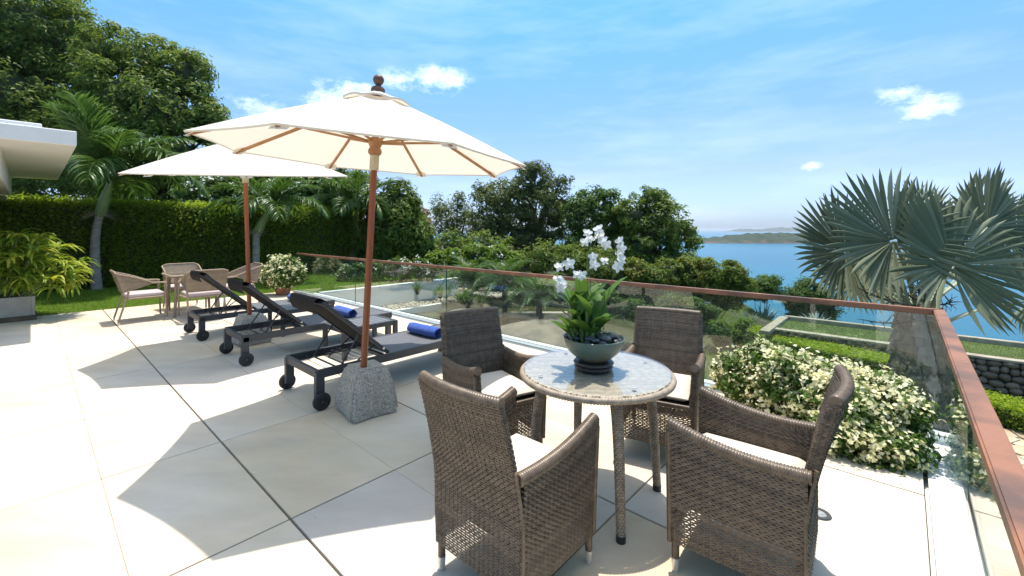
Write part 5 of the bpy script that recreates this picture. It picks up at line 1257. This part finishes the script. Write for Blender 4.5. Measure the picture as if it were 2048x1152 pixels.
def palm(label, base, pts, r0, r1, shaft, crown_n, scale, seed, azoff=0., vars_=(0, 1, 2, 3), avoid=None):
    rng = np.random.default_rng(seed); base = np.array(base, float); t = thing('palm_tree', label, 'palm tree', base)
    pth = smoothpath(pts, 26); k = len(pth); rad = np.interp(np.linspace(0, 1, k), [0, .06, .3, 1], [r0*1.45, r0*1.1, r0, r1])
    rad = rad*(1-.045*(np.arange(k) % 2))
    m = MB(); m.tube(pth, rad, 16); link('trunk', m.mesh('trunk', smooth=True), M_palmbark, t)
    top = pth[-1]; dirv = unit(pth[-1]-pth[-3])
    m = MB(); sp = [top+dirv*shaft*s for s in (-.02, .12, .4, .75, 1.0)]; m.tube(sp, [r1*1.05, r1*1.5, r1*1.35, r1*.95, r1*.55], 16); link('crownshaft', m.mesh('crownshaft', smooth=True), M_shaft, t)
    # dry flower brush under the shaft
    n = 160; a = rng.uniform(0, 2*PI, n); d = np.stack([np.cos(a), np.sin(a), rng.uniform(-.1, .7, n)], 1)
    V, F = ribbons(np.tile(top+dirv*.02, (n, 1)), d, .42*scale*rng.uniform(.5, 1.1, n), .008, .9, rng, 3); link('flower_brush', np_mesh('flower_brush', V, F), M_rope, t, kind='stuff')
    tip = top+dirv*shaft*.95
    for i in range(crown_n):
        f = i/(crown_n-1); o = link('frond', fr_var[vars_[min(3, int((1-f)**.8*0+ (0 if f < .42 else 1 if f < .55 else 2 if f < .85 else 3)))]], M_lf_palm, t, loc=tip-dirv*.1*(1-f))
        az = azoff+i*2.399; tilt = (1-f)*.55-.15
        if avoid is not None and np.dot([-math.sin(az), math.cos(az)], avoid) > .35: o.data = fr_var[3]; tilt = -.35      # kept clear of the eave
        o.rotation_euler = Matrix(Matrix.Rotation(az, 3, 'Z')@Matrix.Rotation(-tilt+rng.uniform(-.08, .08), 3, 'X')@Matrix.Rotation(rng.uniform(-.2, .2), 3, 'Y')).to_euler(); s = scale*rng.uniform(.88, 1.08); o.scale = (s, s, s)
    return t
palm('large feather palm by the villa in front of the hedge', (-10.62, 11.14, 0), [(0, 0, -.1), (-.05, 0, .6), (-.05, 0, 1.3), (.06, 0, 1.9)], .105, .082, .95, 19, 1.2, 61, .4, avoid=(-E2[0], -E2[1]))
palm('feather palm behind the far parasol pole', (-7.50, 12.75, 0), [(0, 0, -.1), (0, 0, .6), (0, 0, 1.2), (.02, 0, 1.45)], .10, .085, .75, 13, .95, 62, 1.4)
palm('slender feather palm on the lawn seen past the near parasol pole', (-6.02, 16.4, 0), [(0, 0, -.1), (.02, 0, .6), (.06, 0, 1.1), (.10, 0, 1.55)], .16, .10, .8, 14, 1.08, 63, 2.2)
# pygmy date palms by the pond
py_var = [frond_mesh(1.0, 1.9, .26, 70, 44, .5, .014), frond_mesh(1.0, 1.3, .26, 71, 44, .4, .014)]
def pygmy(label, c, h, n, s, seed):
    rng = np.random.default_rng(seed); c = np.array(c, float); t = thing('pygmy_palm', label, 'palm', c)
    m = MB(); k = 14; m.tube([(0, 0, z) for z in np.linspace(-.1, h, k)], [.075*(1+.12*(i % 2)) for i in range(k)], 10); link('trunk', m.mesh('trunk', smooth=True), M_bark, t)
    for i in range(n):
        f = i/n; o = link('frond', py_var[0 if f < .6 else 1], M_lf_palm, t, loc=(0, 0, h))
        o.rotation_euler = (Matrix.Rotation(i*2.399, 3, 'Z')@Matrix.Rotation(-(.5-f), 3, 'X')).to_euler(); q = s*rng.uniform(.85, 1.1); o.scale = (q, q, q)
def onz(u, v, d, z):
    p = at(u, v, d); p[2] = z; return p
pygmy('left pygmy palm arching over the pond behind the glass', onz(940, 600, 12.2, -.9), .85, 26, 1.05, 71)
pygmy('middle pygmy palm with wide arching fronds behind the glass', onz(1010, 600, 11.6, -.95), .9, 26, 1.15, 72)
pygmy('right pygmy palm with a bare dark trunk in front of the beige wall', onz(1078, 650, 10.6, -.98), .80, 24, .95, 73)

# ------------------------------------------------------------------ silver fan palm at the corner
bc = np.array([.938*7.5, 7.5, -3.12])
bis = thing('silver_fan_palm', 'large silver blue fan palm outside the balustrade corner', 'palm tree', bc)
k = 40; zz = np.linspace(-.1, 3.35, k)
m = MB(); rngb = np.random.default_rng(80)
m.tube([(.02*math.sin(z), 0, z) for z in zz], np.interp(zz, [0, 1.5, 2.6, 3.35], [.40, .36, .35, .26])*(1+.02*np.sin(np.arange(k)*1.7)), 22); link('trunk', m.mesh('trunk', smooth=True), M_fanbark, bis)
bm_ = MB(); bm_.box((0, 0, 0), (.24, .13, .30), taper=.5); lb_me = bm_.mesh('leaf_base', bevel=.02, smooth=True)
for i in range(64):
    f = i/64; a = i*2.399; z = 1.15+2.2*f; rr = np.interp(z, [0, 1.5, 2.6, 3.35], [.40, .36, .35, .26])
    o = link('leaf_base', lb_me, M_fanbark, bis, loc=(math.cos(a)*rr, math.sin(a)*rr, z)); o.rotation_euler = (Matrix.Rotation(a+PI/2, 3, 'Z')@Matrix.Rotation(-.18, 3, 'X')).to_euler()
def fan(hub, cdir, nrm, R_, span, seed, nseg=50):
    rng = np.random.default_rng(seed); nrm = unit(nrm); x = unit(cdir-nrm*(cdir@nrm)); y = np.cross(nrm, x); Vs = []
    th = np.linspace(-span/2, span/2, nseg+1); mid = (th[:-1]+th[1:])/2; dth = th[1]-th[0]
    rr = np.array([.05, .30, .58, .72, .86, 1.0])
    for i, a in enumerate(mid):
        Rl = R_*(.80+.20*math.cos(a*.45))*rng.uniform(.93, 1.06)
        dirv = x*math.cos(a)+y*math.sin(a); sd = -x*math.sin(a)+y*math.cos(a)
        drp = rng.uniform(.04, .20); ruf = .05*math.sin(a*3.1+seed)+.03*math.sin(a*7.3+seed*2)+rng.normal()*.022
        for r in rr:
            hw = r*Rl*math.tan(dth/2)*1.02 if r <= .6 else .6*Rl*math.tan(dth/2)*(1-(r-.6)/.4)**.62*1.12+.001
            cup = nrm*(.16*R_*(r**2)*(.4+.6*abs(math.sin(a*.5)))+ruf*R_*r)           # blade cups forward
            c = hub+dirv*r*Rl+cup+np.array([0, 0, -1])*drp*max(0, r-.65)**2*R_*2
            tw = nrm*hw*.95
            Vs += [c-sd*hw-tw*.5, c+tw, c+sd*hw-tw*.5]
    V = np.array(Vs); F0 = grid_faces(6, 3); F = (np.arange(nseg)[:, None, None]*18+F0[None]).reshape(-1, 4)
    return V, F
M_petiole = mat('silver_petiole', (.32, .36, .27), (.26, .30, .2), 5, .5)
crown0 = np.array([0, 0, 3.30])
def hubpos(u, v, dy):
    d = 7.5+dy; p = at(u, v, d); return p-bc
fans = [  # u, v, dy, direction of blade centre (x, y, z), normal, radius, span
    (1692, 503, -.1, (-.8, 0, .75), (.15, -1, .25), 1.12, 5.2),
    (1787, 482, -.7, (-.25, -.1, 1), (-.05, -1, .35), 1.22, 5.6),
    (1905, 528, -.9, (.35, -.2, .75), (.1, -1, .3), 1.25, 5.7),
    (1850, 452, .5, (.1, .2, 1), (.1, -.9, .2), .98, 4.4),
    (1975, 455, .2, (.55, .1, 1), (.25, -1, .1), 1.15, 4.8),
    (2070, 600, -.2, (1, -.2, -.05), (.0, -1, .5), 1.1, 5.2),
    (1720, 535, .6, (-1, .3, -.1), (-.1, -.9, .6), 1.0, 4.6),
    (1940, 450, 1.0, (.3, .6, .8), (.2, -.9, -.2), 1.1, 4.4),
    (2040, 500, .5, (1, .2, .5), (.2, -1, .2), 1.15, 4.8),
    (1875, 470, .9, (.1, .2, 1), (.5, -.8, .1), .9, 3.2),
    (1800, 560, 1.3, (-.5, 1, .1), (-.2, -.6, .8), 1.1, 4.6),
    (1910, 560, 1.4, (.5, 1, .1), (.2, -.6, .8), 1.1, 4.6)]
for i, (u, v, dy, cd, nm, R_, span) in enumerate(fans):
    hb = hubpos(u, v, dy); V, F = fan(hb, np.array(cd, float), np.array(nm, float), R_, span, 90+i)
    bl = link('leaf_blade', np_mesh('leaf_blade', V, F), M_lf_silver, bis)
    m = MB(); st = crown0+np.array([0, 0, -.35+.4*(v < 520)])+unit(np.array([hb[0], hb[1], 0]))*.16
    md = (st+hb)/2+np.array([0, 0, .10]); m.tube(smoothpath([st, md, hb], 12), np.linspace(.05, .018, 12), 8, flat=.6); link('petiole', m.mesh('petiole', smooth=True), M_petiole, bl)
# spent flower stalks
for i, (p0, p1) in enumerate([((1830, 612, -.35), (1715, 575, -.5)), ((1835, 640, -.35), (1730, 640, -.6)), ((1845, 600, -.4), (1800, 575, -.7)), ((1870, 605, -.35), (1905, 600, -.6)), ((1850, 612, -.45), (1850, 580, -.75)), ((1840, 590, -.35), (1835, 560, -.5))]):
    a_, b_ = hubpos(*p0), hubpos(*p1); m = MB(); pth = smoothpath([a_, (a_+b_)/2+[0, 0, -.05], b_], 14); m.tube(pth, np.linspace(.02, .007, 14), 6)
    for j in range(20):
        q = pth[rngb.integers(3, 14)]; dd = unit(rngb.normal(size=3)+[0, -.2, .1])*rngb.uniform(.08, .22); m.tube(smoothpath([q, q+dd*.6, q+dd+rngb.normal(size=3)*.03], 5), [.006, .005, .005, .004, .003], 5)
    link('flower_stalk', m.mesh('flower_stalk'), M_deadtwig, bis)

# ------------------------------------------------------------------ bougainvilleas
def bougainvillea(label, lobes, pot, nfl, seed, L_=.042, clump=.085, per=26, fs=.034, org=None, spray=True):
    t = shrub('bougainvillea', label, 'bougainvillea', lobes, M_lf_mid, L_, L_*.6, clump, per, 1.25, True, nfl, fs, None, True, org[2], fmat=M_bract, seed=seed)
    rng = np.random.default_rng(seed)
    if spray:
        m = MB(); o = np.array(t.location)
        for k in range(26):
            c, r = lobes[rng.integers(len(lobes))]; r = np.max(r); d = unit(rng.normal(size=3)+[0, 0, .5]); p = np.array(c)-o; m.tube(smoothpath([p+d*r*.3, p+d*r*.8, p+d*r*1.15+[0, 0, -.03]], 6), np.linspace(.006, .002, 6), 5)
        link('twigs', m.mesh('twigs'), M_rope, t)
    return t
bl = []
rb = np.random.default_rng(3)
for (a, b, z, r) in [(1.25, -.42, .34, .22), (1.05, -.40, .46, .20), (.82, -.44, .42, .24), (.55, -.46, .36, .26), (.32, -.44, .34, .24), (.70, -.55, .28, .24), (.45, -.62, .24, .22), (.33, -.35, .24, .20), (.95, -.55, .26, .2), (.18, -.50, .14, .13), (.30, -.80, .08, .10), (.62, -.82, .10, .11), (.14, -.70, .06, .08), (.40, -.78, .14, .14), (1.2, -.3, .22, .2)]:
    bl.append((P(a, b, z*.80), r*.88))
for k in range(26):
    c_, r_ = bl[rb.integers(18)]; d_ = unit(rb.normal(size=3)+[0, 0, .5]); bl.append((c_+d_*(r_+.03), rb.uniform(.04, .075)))
bougainvillea('large cream white bougainvillea spilling over the paving in the glass corner', bl, None, 2700, 101, org=(0, 0, 0.0))
pt = P(.7, -.4, 0); m = MB(); m.box((0, 0, .112), (.30, .70, .22)); link('planter', m.mesh('planter', bevel=.015), M_terra, loc=pt, rz=math.atan2(E1[1], E1[0])-PI/2, label='low terracotta trough hidden under the large bougainvillea', category='planter')
px, py_ = -5.45, 10.35
bougainvillea('small round cream bougainvillea in a terracotta pot at the glass end', [((px+dx, py_+dy, z), r) for dx, dy, z, r in ((0, 0, .62, .26), (-.28, 0, .50, .22), (.26, 0, .48, .22), (.02, -.1, .42, .26), (-.12, .0, .78, .16), (.16, 0, .72, .16), (.35, .0, .62, .12), (-.38, 0, .38, .14))], None, 420, 102, .06, .12, 26, .06, (0, 0, .25), False)
m = MB(); m.lathe([(.001, 0), (.13, 0), (.15, .03), (.19, .22), (.205, .29), (.215, .31), (.20, .325), (.185, .30), (.001, .28)], 28); link('plant_pot', m.mesh('plant_pot', smooth=True), M_terra, loc=(px, py_, 0), label='round terracotta pot under the small bougainvillea', category='plant pot')

# ------------------------------------------------------------------ planter with strap-leaved plant at the left edge
pc_ = P(11.27+.32, -4.5-.42, 0)
pl = thing('planter', 'weathered grey concrete planter box at the left end of the terrace', 'planter', pc_, math.atan2(E1[1], E1[0])-PI/2)
m = MB(); 
for s in (-1, 1): m.box((s*.385, 0, .245), (.05, .60, .33)); m.box((0, s*.275, .245), (.72, .05, .33))
m.box((0, 0, .19), (.72, .5, .2)); link('box', m.mesh('box', bevel=.008), M_conc, pl)
m = MB(); m.box((0, 0, .04), (.86, .66, .078)); link('plinth', m.mesh('plinth', bevel=.012), M_bark, pl)
m = MB(); m.box((0, 0, .30), (.71, .49, .03)); link('soil', m.mesh('soil'), M_core_soil, pl)
sp_ = thing('strap_leaf_plant', 'bushy strap leaved plant with yellowing tips in the grey planter', 'plant', pc_+[0, 0, .315])
n = 64; rng = np.random.default_rng(9); B, D, Lg, Wd = [], [], [], []
msh = MB()
for i in range(n):
    a = rng.uniform(0, 2*PI); q = rng.uniform(0, 1)**.6; tip = np.array([math.cos(a)*.62*q+.10, math.sin(a)*.55*q-.02, rng.uniform(.15, 1.0)*(1-.35*q*q)+.12])
    tip[:2] += E2[:2]*(.16+.12*q)
    b0 = np.array([tip[0]*.25, tip[1]*.25, 0]); msh.tube(smoothpath([b0, (b0+tip)/2+[0, 0, .06], tip], 6), .008, 5)
    for j in range(13):
        aa = rng.uniform(0, 2*PI); el = rng.uniform(-.25, .9); B.append(tip+rng.normal(size=3)*.02); D.append([math.cos(aa)*math.cos(el)+math.cos(a)*.35*q, math.sin(aa)*math.cos(el)+math.sin(a)*.35*q, math.sin(el)]); Lg.append(rng.uniform(.26, .44)); Wd.append(rng.uniform(.045, .07))
V, F = ribbons(np.array(B), np.array(D), np.array(Lg), np.array(Wd), 1.0, rng, 5)
link('stems', msh.mesh('stems', smooth=True), M_shaft, sp_); link('foliage', np_mesh('foliage', V, F, True), M_lf_strap, sp_, kind='stuff')
# brick-edged bed corner behind the rail
wall_between(at(800, 522, 17.5), at(868, 519, 18.5), .16, .5, 'low brownish brick edge behind the handrail left of the bright frangipani', M_terra)

# ------------------------------------------------------------------ sea haze
hm = bpy.data.materials.new('sea_haze'); hm.use_nodes = True; N, L = hm.node_tree.nodes, hm.node_tree.links; N.clear()
ho = N.new('ShaderNodeOutputMaterial'); pv = N.new('ShaderNodeVolumePrincipled'); pv.inputs['Color'].default_value = (.88, .94, 1, 1); pv.inputs['Density'].default_value = 1.1e-4; pv.inputs['Anisotropy'].default_value = .2
L.new(pv.outputs[0], ho.inputs['Volume'])
m = MB(); m.box((0, 0, -5), (21000, 21000, 54)); link('haze', m.mesh('haze'), hm, kind='stuff')

# ------------------------------------------------------------------ fallen petals and leaves on the paving
rng = np.random.default_rng(77)
pa = np.concatenate([rng.uniform(.15, 1.9, 70), rng.uniform(.2, 11, 60)]); pb = np.concatenate([-.25-np.abs(rng.normal(0, .55, 70)), rng.uniform(-8, -.3, 60)])
pos = CO+pa[:, None]*E1+pb[:, None]*E2+np.array([0, 0, .006]); V, F = leaves(pos, np.array([0, 0, 1.])+rng.normal(size=pos.shape)*.12, .022, .014, rng)
link('fallen_petals', np_mesh('fallen_petals', V, F), M_bract, kind='stuff', label='scattered dry petals and leaf bits on the paving', category='petals')
